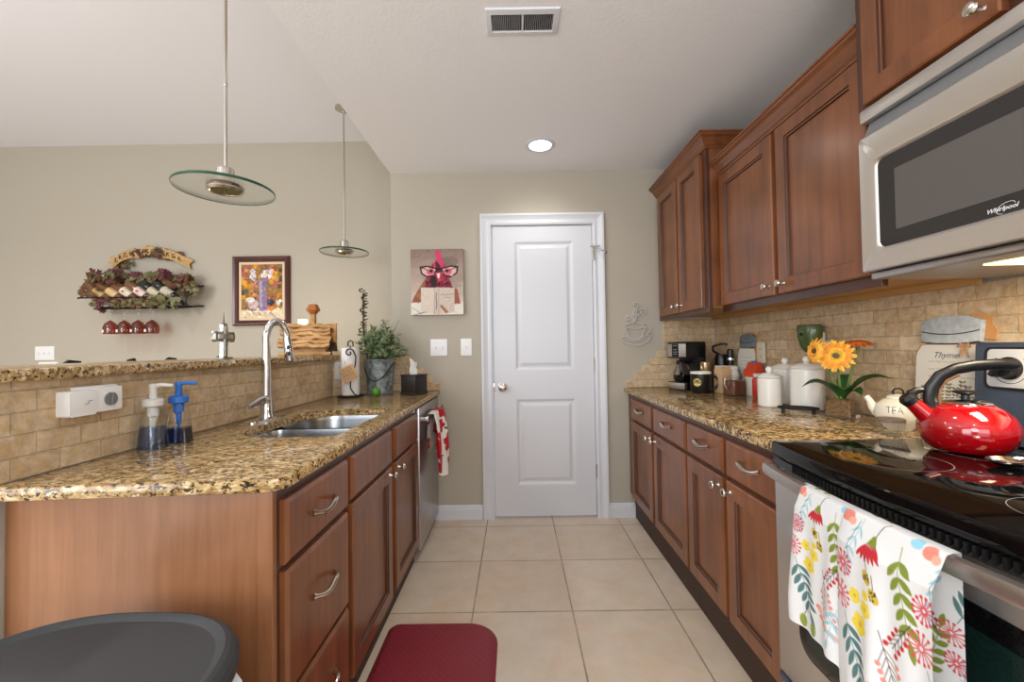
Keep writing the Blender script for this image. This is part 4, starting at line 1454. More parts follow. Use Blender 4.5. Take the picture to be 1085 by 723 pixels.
def soap(name, x, y, label, liquid, head, liquid_h, ang, tube_mat):
    t_ = thing(name, label, 'soap dispenser', (x, y, CT), 'foaming soap bottles by the sink')
    T = rot_z(ang, (x, y, CT + 0.0005))
    bp_ = rrect(-0.037, 0.037, -0.022, 0.022, 0.012, 5)

    def sec(k, z):
        return [T @ Vector((p[0] * k, p[1] * (0.6 + 0.4 * k), z)) for p in bp_]
    kz = lambda z: 1.0 - 0.33 * min(1, z / 0.115)
    m_ = MB(); m_.rings([sec(kz(z) * q, z) for z, q in ((0, 0.94), (0.004, 1.0), (0.05, 1.0), (0.09, 1.0), (0.112, 0.97), (0.118, 0.8), (0.124, 0.62), (0.132, 0.6))]); m_.build('bottle', M['glass'], t_)
    m_ = MB(); m_.rings([sec(kz(z) * 0.95, z) for z in (0.002, 0.02, liquid_h * 0.6, liquid_h)]); m_.build('liquid_soap', liquid, t_, angle=0.9)
    c = Vector((x, y, CT))
    m_ = MB(); m_.lathe([(0.021, 0.128), (0.027, 0.131), (0.027, 0.148), (0.022, 0.152), (0.010, 0.153), (0.0095, 0.185), (0.011, 0.192), (0.009, 0.197), (0, 0.198)], c, 24)
    d = Vector((math.cos(0.35), math.sin(0.35), 0))
    m_.tube([c + Vector((0, 0, 0.190)), c + d * 0.02 + Vector((0, 0, 0.193)), c + d * 0.05 + Vector((0, 0, 0.190))], [0.007, 0.006, 0.005], 10); m_.build('pump_head', head, t_)
    m_ = MB(); m_.lathe([(0.0145, 0.127), (0.0145, 0.10), (0.009, 0.095), (0.007, 0.065), (0.003, 0.058), (0.003, 0.012)], c, 14); m_.build('dip_tube', tube_mat, t_)


soap('soap_dispenser', -1.108, 1.268, 'clear soap bottle with a white pump and pale blue soap', M['blue_pale'], M['clear_white'], 0.066, 0.25, M['clear_white'])
soap('soap_dispenser', -1.092, 1.345, 'soap bottle with a bright blue pump and dark navy soap', M['navy_liq'], M['blue_pl'], 0.050, 0.25, M['blue_pl'])

# paper towel roll on its iron holder
PX, PY = -1.033, 2.60
t = thing('paper_towel_holder', 'black scrolled iron holder around the paper towel roll', 'paper towel holder', (PX, PY, CT))
mb = MB(); mb.lathe([(0.0, 0.0005), (0.078, 0.0005), (0.080, 0.006), (0.070, 0.010), (0, 0.011)], (PX, PY, CT), 32); mb.build('base', M['iron'], t)
mb = MB(); mb.cyl((PX, PY, CT + 0.010), (PX, PY, CT + 0.318), 0.005)
mb.tube([(PX - 0.015, PY, CT + 0.315), (PX - 0.014, PY, CT + 0.342), (PX, PY, CT + 0.350), (PX + 0.016, PY, CT + 0.342), (PX + 0.017, PY, CT + 0.313)], 0.0045, 8); mb.build('post', M['iron'], t)
mb = MB()
sx, sy = PX + 0.035, PY - 0.062
pts = []
for k in range(26):                                  # upper curl
    a = 2.2 * PI * (1 - k / 25)
    r_ = 0.006 + 0.022 * k / 25
    pts.append((sx - 0.018 + r_ * math.cos(a + 0.2), sy, CT + 0.275 + r_ * math.sin(a + 0.2)))
pts += [(sx + 0.022, sy, CT + 0.25), (sx + 0.018, sy, CT + 0.20), (sx + 0.004, sy, CT + 0.15), (sx - 0.012, sy, CT + 0.10), (sx - 0.012, sy, CT + 0.06), (sx + 0.006, sy, CT + 0.03), (sx + 0.024, sy + 0.006, CT + 0.012)]
mb.tube(pts, 0.0042, 8); mb.build('scroll', M['iron'], t)
t = thing('paper_towel_roll', 'white roll of paper towels in the peninsula corner', 'paper towels', (PX, PY, CT + 0.011))
mb = MB(); mb.lathe([(0.021, 0.0115), (0.052, 0.0115), (0.054, 0.014), (0.054, 0.303), (0.052, 0.305), (0.021, 0.305)], (PX, PY, CT), 40, cap0=False, cap1=False); mb.build('paper', M['paper'], t)
mb = MB(); mb.lathe([(0.0205, 0.0115), (0.0205, 0.3045)], (PX, PY, CT), 24, cap0=False, cap1=False); mb.build('core', M['kraft'], t)
# kraft tag with hand lettering
R_ = Raster(0.095, 0.095, 0.0012, (210, 172, 128))
rnd = random.Random(3)
for row in range(6):
    x = 0.008
    yy = 0.014 + row * 0.0138
    while x < 0.082:
        w_ = rnd.uniform(0.006, 0.016)
        if x + w_ < 0.09:
            pts = [(x + w_ * q / 5, yy + rnd.uniform(-0.003, 0.003)) for q in range(6)]
            R_.line(pts, 0.0032 if row in (1, 3) else 0.0022, (60, 42, 30))
        x += w_ + 0.004
t = thing('hanging_tag', 'square kraft tag with hand lettering hanging on the iron scroll', 'tag', (sx - 0.02, sy - 0.012, CT + 0.15))
ta = 0.42
tc_ = Vector((sx - 0.018, sy - 0.013, CT + 0.148))
tu, tv = Vector((math.cos(ta), 0, math.sin(ta))), Vector((math.sin(ta), 0, -math.cos(ta)))


def tagfn(X, Y):
    return (tc_.x + (X - 0.0475) * tu.x + (Y - 0.0475) * tv.x, tc_.y + 0 * X - 0.0022, tc_.z + (X - 0.0475) * tu.z + (Y - 0.0475) * tv.z)


R_.mesh('lettered_face', tagfn, M['print'], t)
mb = MB(); mb.box(-0.0475, 0.0475, -0.0475, 0.0475, -0.002, 0.002, T=frame(tc_, tu, tv, (0, -1, 0))); mb.build('board', M['kraft'], t, smooth=False)
mb = MB(); mb.tube([tc_ - tv * 0.036 + Vector((0, -0.003, 0)), tc_ - tv * 0.07 + Vector((0.006, 0, 0.012)), (sx - 0.002, sy, CT + 0.246)], 0.0012, 6); mb.build('string', M['kraft'], t)

# bucket and plant
BX, BY = -0.895, 2.745
t = thing('galvanized_bucket', 'mottled grey galvanized bucket holding the bushy plant', 'bucket', (BX, BY, CT))
mb = MB(); mb.lathe([(0.0, 0.0005), (0.080, 0.0005), (0.082, 0.006), (0.081, 0.012), (0.093, 0.218), (0.097, 0.222), (0.095, 0.228), (0.090, 0.224), (0.078, 0.02), (0, 0.02)], (BX, BY, CT), 40); mb.build('pail', M['galv'], t)
mb = MB(); mb.tube([(BX + 0.098 * math.cos(a), BY + 0.103 * math.sin(a), CT + 0.205 - 0.115 * math.cos((a + PI / 2) * 1.0) ** 2) for a in [-PI + PI * k / 24 for k in range(25)]], 0.003, 6); mb.build('handle', M['iron'], t)
mb = MB(); mb.lathe([(0.0845, 0.195), (0.0, 0.20)], (BX, BY, CT), 24, cap0=False); mb.build('soil', M['moss'], t)
rnd = random.Random(11)
t = thing('potted_plant', 'bushy grey green herb plant in the galvanized bucket', 'plant', (BX, BY, CT + 0.2))
mb = MB(); mb2 = MB(); mb2.use(M['leaf']); mb2.use(M['leaf_b'])


def leaf_quad(m__, p, d, L, wd, side, mat_):
    m__.use(mat_)
    d = d.normalized()
    s = d.cross(side)
    s = s.normalized() if s.length > 1e-4 else Vector((1, 0, 0))
    n_ = s.cross(d)
    m__.poly([p, p + d * L * 0.5 + s * wd * 0.5 + n_ * wd * 0.15, p + d * L])
    m__.poly([p, p + d * L, p + d * L * 0.5 - s * wd * 0.5 + n_ * wd * 0.15])


for k in range(95):
    az = rnd.uniform(0, 2 * PI)
    el = rnd.uniform(0.05, 1.45)
    ln = rnd.uniform(0.11, 0.19) * (0.8 + 0.55 * math.sin(el))
    d = Vector((math.cos(az) * math.cos(el), math.sin(az) * math.cos(el), math.sin(el)))
    if BY + d.y * ln > BACK - 0.05:
        d.y *= 0.4
    p0 = Vector((BX + rnd.uniform(-0.04, 0.04), BY + rnd.uniform(-0.04, 0.04), CT + 0.197))
    pts = [p0]
    q = p0.copy()
    for s_ in range(6):
        dd = (d * (0.5 + 0.1 * s_) + Vector((0, 0, 0.55 - 0.13 * s_))).normalized()
        q = q + dd * ln / 5
        pts.append(q.copy())
    mb.tube(pts, 0.0013, 4)
    for j in range(26):
        u = rnd.uniform(0.3, 1.0) * 6
        i = min(5, int(u))
        pp = pts[i].lerp(pts[i + 1], u - i)
        if math.hypot(pp.x - PX, pp.y - PY) < 0.095 or pp.y > BACK - 0.04:
            continue
        dr_ = Vector((rnd.gauss(0, 1), rnd.gauss(0, 1), rnd.gauss(0.5, 0.8)))
        leaf_quad(mb2, pp, dr_, rnd.uniform(0.022, 0.042), rnd.uniform(0.008, 0.015), Vector((rnd.gauss(0, 1), rnd.gauss(0, 1), rnd.gauss(0, 1))), M['leaf'] if rnd.random() < 0.66 else M['leaf_b'])
for k in range(9):
    az = rnd.uniform(0, 2 * PI)
    p0 = Vector((BX, BY, CT + 0.2))
    tip = p0 + Vector((0.13 * math.cos(az), min(0.08, 0.10 * math.sin(az)), rnd.uniform(0.24, 0.30)))
    mb.tube([p0, p0.lerp(tip, 0.5) + Vector((0, 0, 0.03)), tip], [0.0013, 0.001, 0.0006], 4)
mb.build('stems', M['twig'], t)
mb2.build('foliage', None, t, smooth=False, recalc=False)
# iron flower stake
t = thing('metal_flower_stake', 'thin dark metal stake with curled leaves rising beside the plant', 'ornament', (-0.965, 2.69, CT + 0.19))
mb = MB(); mb.tube([(-0.957, 2.715, CT + 0.17), (-0.985, 2.70, CT + 0.40), (-0.990, 2.70, CT + 0.655)], 0.0045, 8); mb.build('stem', M['bark'], t)
rnd = random.Random(5)
for k in range(11):
    z = CT + 0.42 + 0.026 * k
    if k in (3, 6, 7):
        sdx = 0.03
    else:
        sdx = rnd.choice([0.022, 0.03, -0.008])
    mb = MB()
    c = Vector((-0.988 + sdx * 0.6, 2.69 + rnd.uniform(-0.01, 0.01), z))
    pts = [c + Vector((0.016 * math.cos(a), 0.006 * math.sin(a * 1.3), 0.013 * math.sin(a))) for a in [rnd.uniform(0, 2) + 4.6 * q / 10 for q in range(11)]]
    mb.tube([Vector((-0.988, 2.70, z))] + pts, [0.003] * 4 + [0.005] * 5 + [0.003] * 3, 6)
    mb.build('metal_leaf', M['bark'], t)
t = thing('green_ball', 'small glossy green ball ornament in front of the bucket', 'ornament', (-0.862, 2.565, CT))
mb = MB(); mb.sphere((-0.862, 2.565, CT + 0.0295), 0.029, 24, 16, (1, 1, 1.0)); mb.build('ball', M['avocado'], t)
mb = MB(); mb.tube([(-0.862, 2.565, CT + 0.057), (-0.866, 2.57, CT + 0.085), (-0.875, 2.60, CT + 0.12)], 0.0016, 6); mb.build('stalk', M['iron'], t)
# tissue box
t = thing('tissue_box', 'square black wooden tissue box at the end of the peninsula', 'tissue box', (-0.655, 2.68, CT))
Tx = frame((-0.627, 2.600, CT + 0.0005), (-0.9, 0.436, 0), (0.436, 0.9, 0), (0, 0, 1))
mb = MB(); mb.box(0.004, 0.121, 0.004, 0.121, 0.012, 0.125, 0.003, T=Tx); mb.box(0, 0.125, 0, 0.125, 0, 0.014, 0.003, T=Tx); mb.box(0.001, 0.124, 0.001, 0.124, 0.119, 0.128, 0.003, T=Tx); mb.build('box', M['black_wood'], t)
mb = MB(); b_ = Tx @ Vector((0.0625, 0.0625, 0.126))
cols = []
for j in range(9):
    z = 0.0 + 0.0135 * j
    row = []
    for i in range(13):
        a = -1 + 2 * i / 12
        wv = 0.025 + 0.004 * math.sin(j * 0.9) - 0.006 * (j / 8)
        row.append(b_ + Vector((a * wv - 0.004, 0.012 * math.sin(a * 5 + j * 0.5), z - 0.036 * (0.5 + 0.5 * a) * (j / 8))))
    cols.append(row)
mb.rings(cols, False, False, closed=False); mb.build('tissue', M['paper'], t, recalc=False)

# red and white dish towel on the dishwasher handle
R_ = Raster(0.30, 0.80, 0.0028, (238, 234, 228))
rnd = random.Random(21)
for k in range(13):
    x, y = rnd.uniform(0, 0.30), rnd.uniform(0.0, 0.8)
    r = rnd.uniform(0.03, 0.055)
    for q in range(6):
        a = q * PI / 3 + rnd.uniform(0, 0.5)
        R_.leaf(x, y, a, r * 1.5, r * 0.95, (188, 24, 38))
    R_.ell(x, y, 0.008, 0.008, (230, 190, 70))
    R_.leaf(x + r, y + r * 0.6, rnd.uniform(0, 6), 0.05, 0.016, (92, 104, 84))
t = thing('dish_towel', 'red and white flowered dish towel bunched over the dishwasher handle', 'towel', (-0.5, 2.6, 0.8))


def towelfn(X, Y):
    s = Y - 0.38                        # >0 hangs in front
    drop = np.clip(np.abs(s) - 0.012, 0, 9)
    frontm = 1 / (1 + np.exp(-s / 0.004))
    y = 2.42 + X * (0.88 + 0.25 * np.clip(drop / 0.3, 0, 1)) + 0.01 * np.sin(drop * 20)
    fold = 0.012 * np.sin(X * 60) * (0.25 + np.clip(drop / 0.2, 0, 1)) + 0.010 * np.sin(X * 31 + drop * 9)
    x = -0.509 + np.where(s > 0, 1, -1) * np.minimum(0.012, np.abs(s)) + np.where(s > 0, fold + 0.018 + 0.05 * np.clip(X - 0.12, 0, 1) + 0.03 * np.clip(drop / 0.3, 0, 1), -0.001)
    z = 0.812 - drop * np.where(s > 0, 0.87, 0.6) - 0.04 * np.where(s > 0, 1, 0) * np.clip(drop / 0.35, 0, 1) * np.sin(X * 14)
    x = np.where(s <= 0, np.maximum(x, -0.5165), x)
    return x, y, z


R_.mesh('cloth', towelfn, M['cloth'], t)

# ------------------------------------------------------------------ things on the bar ledge
LZ = 1.1605
t = thing('metal_cross', 'pewter cross standing on the granite ledge left of the faucet', 'cross', (-1.28, 1.82, LZ))
Tc = frame((-1.28, 1.82, LZ), (-0.1, 0.99, 0), (0, 0, 1), (1, 0.1, 0))
mb = MB()


def flare(L0, L1, w0, w1, T_):
    return [T_ @ Vector(q) for q in ((-w0, L0, 0), (w0, L0, 0), (w1, L1, 0), (-w1, L1, 0))]


cr_ = [(-0.018, 0.004), (0.018, 0.004), (0.015, 0.075), (0.024, 0.082), (0.052, 0.078), (0.066, 0.074), (0.074, 0.084), (0.070, 0.098), (0.074, 0.112), (0.066, 0.122), (0.052, 0.118), (0.024, 0.114), (0.016, 0.122), (0.018, 0.150), (0.012, 0.158), (-0.012, 0.158), (-0.018, 0.150), (-0.016, 0.122), (-0.024, 0.114), (-0.052, 0.118), (-0.066, 0.122), (-0.074, 0.112), (-0.070, 0.098), (-0.074, 0.084), (-0.066, 0.074), (-0.052, 0.078), (-0.024, 0.082), (-0.015, 0.075)]
mb.prism(cr_, -0.008, 0.008, Tc, 0.003); mb.build('cross_body', M['pewter'], t, angle=0.5)
mb = MB(); mb.prism([(-0.009, 0.012), (0.009, 0.012), (0.008, 0.088), (0.054, 0.088), (0.054, 0.108), (0.008, 0.108), (0.008, 0.145), (-0.008, 0.145), (-0.008, 0.108), (-0.054, 0.108), (-0.054, 0.088), (-0.008, 0.088)], 0.0075, 0.011, Tc, 0.001); mb.build('inlay', M['nickel'], t, angle=0.5)
mb = MB(); mb.tube([Tc @ Vector((0, 0.155, 0)), Tc @ Vector((0, 0.175, 0)), Tc @ Vector((0, 0.205, 0))], [0.006, 0.003, 0.001], 8); mb.build('spike', M['pewter'], t)
mb = MB(); mb.box(-0.035, 0.035, 0.0, 0.008, -0.02, 0.02, 0.002, T=Tc); mb.build('foot', M['pewter'], t)

# log roofed birdhouse: ridge runs roughly across the view
HC = (-1.375, 2.745)
t = thing('wooden_birdhouse', 'rustic birdhouse with a split log roof on the far end of the ledge', 'birdhouse', (HC[0], HC[1], LZ))
TH = frame((HC[0], HC[1], LZ), (0.955, 0.297, 0), (-0.297, 0.955, 0), (0, 0, 1))
HL = 0.148
mb = MB(); mb.box(-HL - 0.004, HL + 0.006, -0.10, 0.10, 0.0, 0.022, 0.004, T=TH); mb.build('base', M['log_x'], t)
mb = MB()
mb.rings([[TH @ Vector((x, y, z)) for y, z in ((-0.070, 0.022), (-0.070, 0.09), (0, 0.20), (0.07, 0.09), (0.07, 0.022))] for x in (-HL + 0.03, HL - 0.03)]); mb.build('house', M['log_x'], t, smooth=False)
rnd = random.Random(4)
for sgn in (-1, 1):
    for k in range(6):
        f = k / 6
        y0 = sgn * (0.098 - 0.093 * f)
        z0 = 0.058 + 0.155 * f
        mb = MB()
        n = 18
        rows = []
        ph = rnd.uniform(0, 6)
        e0_, e1_ = rnd.uniform(-0.008, 0.008), rnd.uniform(-0.008, 0.008)
        for i in range(n + 1):
            x = -HL + e0_ + (2 * HL + e1_ - e0_) * i / n
            w_ = 0.004 * math.sin(ph + i * 0.7) + 0.003 * math.sin(ph * 2 + i * 1.7)
            a_ = Vector((x, y0 + sgn * 0.004, z0 - 0.012 + w_))
            b_ = a_ + Vector((0, -sgn * 0.016, 0.030))
            nn = Vector((0, sgn * 0.019, 0.011))
            rows.append([TH @ q for q in (a_, a_ + nn * 0.9, a_.lerp(b_, 0.5) + nn * (1.1 + 0.3 * math.sin(i * 0.6 + ph)), b_ + nn * 0.2, b_ - nn * 0.2)])
        mb.rings(rows); mb.build('roof_log', M['log_x'], t)
hz_ = TH @ Vector((0.035, 0.0, 0))
rs = [[(hz_.x + r * math.cos(2 * PI * k / 6 + 0.3), hz_.y + r * math.sin(2 * PI * k / 6 + 0.3), LZ + z) for k in range(6)] for r, z in ((0.020, 0.200), (0.020, 0.272), (0.045, 0.300), (0.028, 0.338), (0.0005, 0.340))]
mb = MB(); mb.rings(rs[:2]); mb.build('chimney', M['log'], t, smooth=False)
mb = MB(); mb.rings(rs[1:]); mb.build('finial', M['amber'], t, smooth=False)
t = thing('wooden_board', 'pale upright wooden board behind the right end of the birdhouse', 'board', (-1.33, 2.934, LZ))
mb = MB(); mb.box(-1.40, -1.262, 2.925, 2.943, LZ, LZ + 0.222, 0.003)
bd = mb.build('panel', M['log'], t, smooth=False)
t = thing('accent_lamp', 'small glowing lamp peeking over the birdhouse roof', 'lamp', (-1.49, 2.91, LZ))
mb = MB(); mb.lathe([(0, 0), (0.035, 0.0), (0.035, 0.012), (0.010, 0.018), (0.009, 0.15), (0, 0.151)], (-1.49, 2.91, LZ), 20); mb.build('stand', M['amber'], t)
mb = MB(); mb.lathe([(0.028, 0.150), (0.030, 0.250), (0.0, 0.253)], (-1.49, 2.91, LZ), 24); sh_ = mb.build('lamp_shade', M['lampglow'], t)
l_ = bpy.data.lights.new('accent_bulb', 'POINT'); l_.energy = 3.2; l_.color = (1, 0.86, 0.66); l_.shadow_soft_size = 0.03
lo_ = bpy.data.objects.new('accent_bulb', l_); lo_.location = (-1.49, 3.02, LZ + 0.27); C.objects.link(lo_)
t = thing('pine_cone_figure', 'dark carved pine cone figure at the right end of the ledge', 'figurine', (-1.215, 2.74, LZ))
rnd = random.Random(8)
mb = MB(); mb.lathe([(0, 0), (0.02, 0.0), (0.028, 0.02), (0.024, 0.05), (0.010, 0.075), (0, 0.08)], (-1.215, 2.765, LZ), 16); cf = mb.build('core', M['bark'], t)
for k in range(30):
    z = 0.006 + 0.072 * k / 30
    a = k * 2.4
    r = 0.030 * (1 - (z / 0.085) ** 2) + 0.004
    c = Vector((-1.215, 2.765, LZ + z)); d = Vector((math.cos(a), math.sin(a), 0.25))
    mb = MB()
    s = Vector((-math.sin(a), math.cos(a), 0)) * 0.009
    mb.rings([[c + d * r * 0.6 - s, c + d * r * 0.6 + s, c + d * (r + 0.004) + s * 0.4 + Vector((0, 0, 0.006)), c + d * (r + 0.004) - s * 0.4 + Vector((0, 0, 0.006))], [p + Vector((0, 0, 0.003)) for p in (c + d * r * 0.6 - s, c + d * r * 0.6 + s, c + d * (r + 0.004) + s * 0.4 + Vector((0, 0, 0.006)), c + d * (r + 0.004) - s * 0.4 + Vector((0, 0, 0.006)))]])
    mb.build('scale', M['bark'], cf, smooth=False)


# bar stools on the living-room side: only the curled tips of their backs show over the ledge
def stool(cx, cy, label, hw):
    t_ = thing('bar_stool', label, 'bar stool', (cx, cy, 0), 'bar stools behind the ledge')
    m_ = MB(); m_.lathe([(0, 0.735), (0.17, 0.735), (0.185, 0.75), (0.18, 0.785), (0.12, 0.80), (0, 0.80)], (cx, cy, 0), 28); m_.build('seat', M['black_wood'], t_)
    for sx_ in (-1, 1):
        for sy_ in (-1, 1):
            m_ = MB(); m_.tube([(cx + sx_ * 0.13, cy + sy_ * 0.13, 0.74), (cx + sx_ * 0.20, cy + sy_ * 0.19, 0.0)], [0.016, 0.013], 10); m_.build('leg', M['iron'], t_)
    m_ = MB(); m_.tube([(cx + 0.178 * math.cos(a), cy + 0.172 * math.sin(a), 0.28) for a in [2 * PI * k / 24 for k in range(25)]], 0.009, 8); m_.build('foot_ring', M['iron'], t_)
    for sy_ in (-1, 1):
        m_ = MB()
        m_.tube([(cx - 0.12, cy + sy_ * 0.12, 0.76), (cx - 0.17, cy + sy_ * hw, 0.98), (cx - 0.165, cy + sy_ * hw, 1.148), (cx - 0.158, cy + sy_ * (hw - 0.012), 1.160), (cx - 0.15, cy + sy_ * (hw - 0.055), 1.156)], [0.011, 0.011, 0.009, 0.008, 0.005], 10)
        m_.build('back_post', M['iron'], t_)
    m_ = MB(); m_.tube([(cx - 0.165, cy - hw, 1.08), (cx - 0.195, cy, 1.085), (cx - 0.165, cy + hw, 1.08)], 0.011, 8); m_.build('back_rail', M['iron'], t_)


stool(-1.76, 1.93, 'black bar stool whose tips show at the far left of the ledge', 0.165)
stool(-1.76, 2.49, 'black bar stool whose tips show left of the pewter cross', 0.21)

# ------------------------------------------------------------------ pictures on the walls
t = thing('framed_painting', 'framed flower still life in a dark wood frame on the far wall', 'picture', (-2.168, FAR, 1.71))
fx0, fx1, fz0, fz1 = -2.408, -1.92, 1.412, 2.006
Tf = frame((0, FAR, 0), (1, 0, 0), (0, 0, 1), (0, -1, 0))
mb = MB()
fp = [(0, 0.001), (0, 0.024), (0.006, 0.030), (0.022, 0.026), (0.036, 0.016), (0.044, 0.018), (0.048, 0.006)]
mb.rings([[Tf @ Vector(q) for q in ((fx0 + d, fz0 + d, w), (fx1 - d, fz0 + d, w), (fx1 - d, fz1 - d, w), (fx0 + d, fz1 - d, w))] for d, w in fp], False, False)
mb.build('frame', M['frame'], t, angle=0.3)
mb = MB(); mb.box(fx0 + 0.02, fx1 - 0.02, fz0 + 0.02, fz1 - 0.02, 0.001, 0.007, T=Tf); mb.build('mat_board', M['mat_board'], t, smooth=False)
iw, ih = fx1 - fx0 - 0.136, fz1 - fz0 - 0.136
R_ = Raster(iw, ih, 0.0034, (150, 110, 60))
rnd = random.Random(2)
for k in range(90):
    x, y = rnd.uniform(0, iw), rnd.uniform(0, ih * 0.8)
    R_.ell(x, y, rnd.uniform(0.012, 0.03), rnd.uniform(0.01, 0.026), rnd.choice([(176, 120, 44), (206, 138, 40), (148, 74, 60), (96, 84, 48), (122, 100, 66), (170, 96, 86), (196, 150, 80), (84, 62, 44)]), rnd.uniform(0, 3))
for k in range(9):
    R_.ell(iw * 0.75 + rnd.uniform(-0.05, 0.05), ih * 0.12 + rnd.uniform(0, 0.10), 0.018, 0.014, rnd.choice([(236, 160, 36), (220, 134, 28)]), rnd.uniform(0, 3))
for k in range(5):
    R_.ell(iw * 0.08 + rnd.uniform(-0.01, 0.02), ih * 0.27 + rnd.uniform(0, 0.06), 0.018, 0.014, (232, 158, 40), rnd.uniform(0, 3))
R_.poly([(0, ih * 0.86), (iw * 0.3, ih * 0.8), (iw, ih * 0.82), (iw, ih), (0, ih)], (228, 208, 178))
for k in range(14):
    R_.line([(rnd.uniform(0, iw * 0.6), ih * rnd.uniform(0.86, 0.99)), (rnd.uniform(iw * 0.4, iw), ih * rnd.uniform(0.86, 0.99))], 0.004, rnd.choice([(214, 184, 150), (236, 222, 200), (196, 170, 150)]))
R_.line([(iw * 0.42, ih * 0.3), (iw * 0.27, ih * 0.36), (iw * 0.26, ih * 0.5), (iw * 0.42, ih * 0.62)], 0.012, (196, 128, 116))
R_.poly([(iw * 0.40, ih * 0.28), (iw * 0.66, ih * 0.26), (iw * 0.60, ih * 0.5), (iw * 0.64, ih * 0.86), (iw * 0.42, ih * 0.86), (iw * 0.42, ih * 0.5)], (136, 118, 148))
R_.poly([(iw * 0.44, ih * 0.3), (iw * 0.50, ih * 0.3), (iw * 0.50, ih * 0.84), (iw * 0.45, ih * 0.84)], (174, 158, 184))
R_.ell(iw * 0.28, ih * 0.74, 0.050, 0.036, (206, 180, 176)); R_.ell(iw * 0.22, ih * 0.66, 0.04, 0.02, (232, 218, 210)); R_.ell(iw * 0.27, ih * 0.85, 0.042, 0.010, (150, 120, 130))
R_.ell(iw * 0.72, ih * 0.72, 0.030, 0.028, (46, 44, 66)); R_.ell(iw * 0.66, ih * 0.70, 0.014, 0.014, (66, 76, 120)); R_.ell(iw * 0.73, ih * 0.82, 0.028, 0.022, (220, 112, 40))
R_.ell(iw * 0.9, ih * 0.70, 0.02, 0.03, (224, 214, 206))
for k in range(20):
    cxq = rnd.choice([0.25, 0.30, 0.52, 0.60, 0.66])
    x, y = iw * cxq + rnd.uniform(-0.02, 0.02), ih * 0.18 + rnd.uniform(-0.03, 0.045)
    for q in range(4):
        R_.leaf(x, y, rnd.uniform(0, 6.3), 0.026, 0.014, rnd.choice([(238, 234, 236), (222, 214, 226), (204, 196, 214)]))
    R_.ell(x, y, 0.004, 0.004, (120, 90, 80))


def flat_on(x0_, z1_, y_):
    return lambda X, Y: (x0_ + X, y_ + 0 * X, z1_ - Y)


R_.dab(420, 0.006, 0.016, 0.22, random.Random(31))
R_.mesh('painting', flat_on(fx0 + 0.068, fz1 - 0.068, FAR - 0.0085), M['print'], t)

# hen canvas on the back wall
hx0, hx1, hz0, hz1 = -0.722, -0.355, 1.428, 1.888
t = thing('canvas_print', 'unframed canvas of a hen in black glasses reading a book', 'picture', (-0.54, BACK, 1.66))
mb = MB(); mb.box(hx0, hx1, BACK - 0.034, BACK - 0.001, hz0, hz1, 0.002); mb.build('stretched_canvas', plain('canvas_edge', (150, 128, 116), 0.8), t)
cw, ch = hx1 - hx0, hz1 - hz0
R_ = Raster(cw, ch, 0.0036, (150, 128, 116))
# hazy backdrop, part of the print
gy = np.clip(R_.Y / ch, 0, 1)[..., None]
R_.im = (1 - gy) * np.array((138, 116, 106.)) + gy * np.array((222, 206, 190.))
rnd = random.Random(6)
for k in range(26):
    x, y = rnd.uniform(0, cw), rnd.uniform(0, ch * 0.7)
    b0 = R_.im[min(R_.ny - 1, int(y / R_.s)), min(R_.nx - 1, int(x / R_.s))]
    R_.ell(x, y, rnd.uniform(0.04, 0.08), rnd.uniform(0.015, 0.04), tuple(b0 * rnd.uniform(0.92, 1.08)))
ux, uy = cw / 280.0, ch / 360.0
P_ = lambda x, y: ((x - 92) * ux, (y - 80) * uy)
R_.poly([P_(92, 372), P_(372, 372), P_(372, 440), P_(92, 440)], (226, 220, 208))
R_.poly([P_(94, 372), P_(120, 320), P_(165, 248), P_(200, 250), P_(180, 368)], (150, 92, 66))
R_.poly([P_(300, 290), P_(340, 300), P_(356, 382), P_(318, 378)], (150, 88, 70))
for k in range(16):
    x, y = 108 + k * 4.6, 350 - k * 5.8
    R_.line([P_(x, y), P_(x + 26, y + 26)], 0.003, rnd.choice([(110, 62, 44), (186, 128, 98), (128, 76, 52)]))
R_.poly([P_(168, 290), P_(172, 240), P_(205, 215), P_(280, 215), P_(305, 262), P_(312, 292)], (122, 32, 50))
for k in range(40):
    R_.leaf(*P_(rnd.uniform(176, 300), rnd.uniform(225, 285)), rnd.uniform(1.0, 2.2), 0.026, 0.012, rnd.choice([(176, 44, 70), (206, 82, 108), (70, 26, 36), (196, 60, 84), (40, 22, 28)]))
R_.ell(*P_(240, 195), 0.058, 0.062, (170, 40, 68)); R_.ell(*P_(214, 258), 0.022, 0.05, (52, 26, 34))
for x, y, r in ((238, 104, 15), (242, 122, 15), (248, 142, 17), (252, 160, 18), (232, 165, 16)):
    R_.ell(*P_(x, y), r * ux, r * 1.25 * uy, (206, 62, 104))
R_.poly([P_(222, 205), P_(226, 140), P_(250, 170), P_(256, 205)], (76, 30, 40))
for s_, c_ in ((-1, 190), (1, 297)):
    R_.ell(*P_(c_, 202), 40 * ux, 26 * uy, (222, 178, 174)); R_.ell(*P_(c_ + s_ * -8, 204), 22 * ux, 17 * uy, (210, 96, 118)); R_.ell(*P_(c_ - s_ * 12, 200), 9 * ux, 8 * uy, (40, 26, 28))
    o_ = [(c_ - s_ * 42, 188), (c_ + s_ * 10, 174), (c_ + s_ * 46, 178), (c_ + s_ * 40, 212), (c_ + s_ * 14, 230), (c_ - s_ * 24, 226), (c_ - s_ * 42, 188)]
    R_.line([P_(*q) for q in o_], 0.0095, (20, 14, 16))
    R_.line([P_(c_ + s_ * 40, 180), P_(c_ - s_ * 6, 200)], 0.005, (60, 40, 44))
R_.line([P_(230, 190), P_(255, 190)], 0.010, (20, 14, 16))
R_.poly([P_(230, 212), P_(250, 212), P_(244, 240), P_(236, 240)], (240, 216, 204))
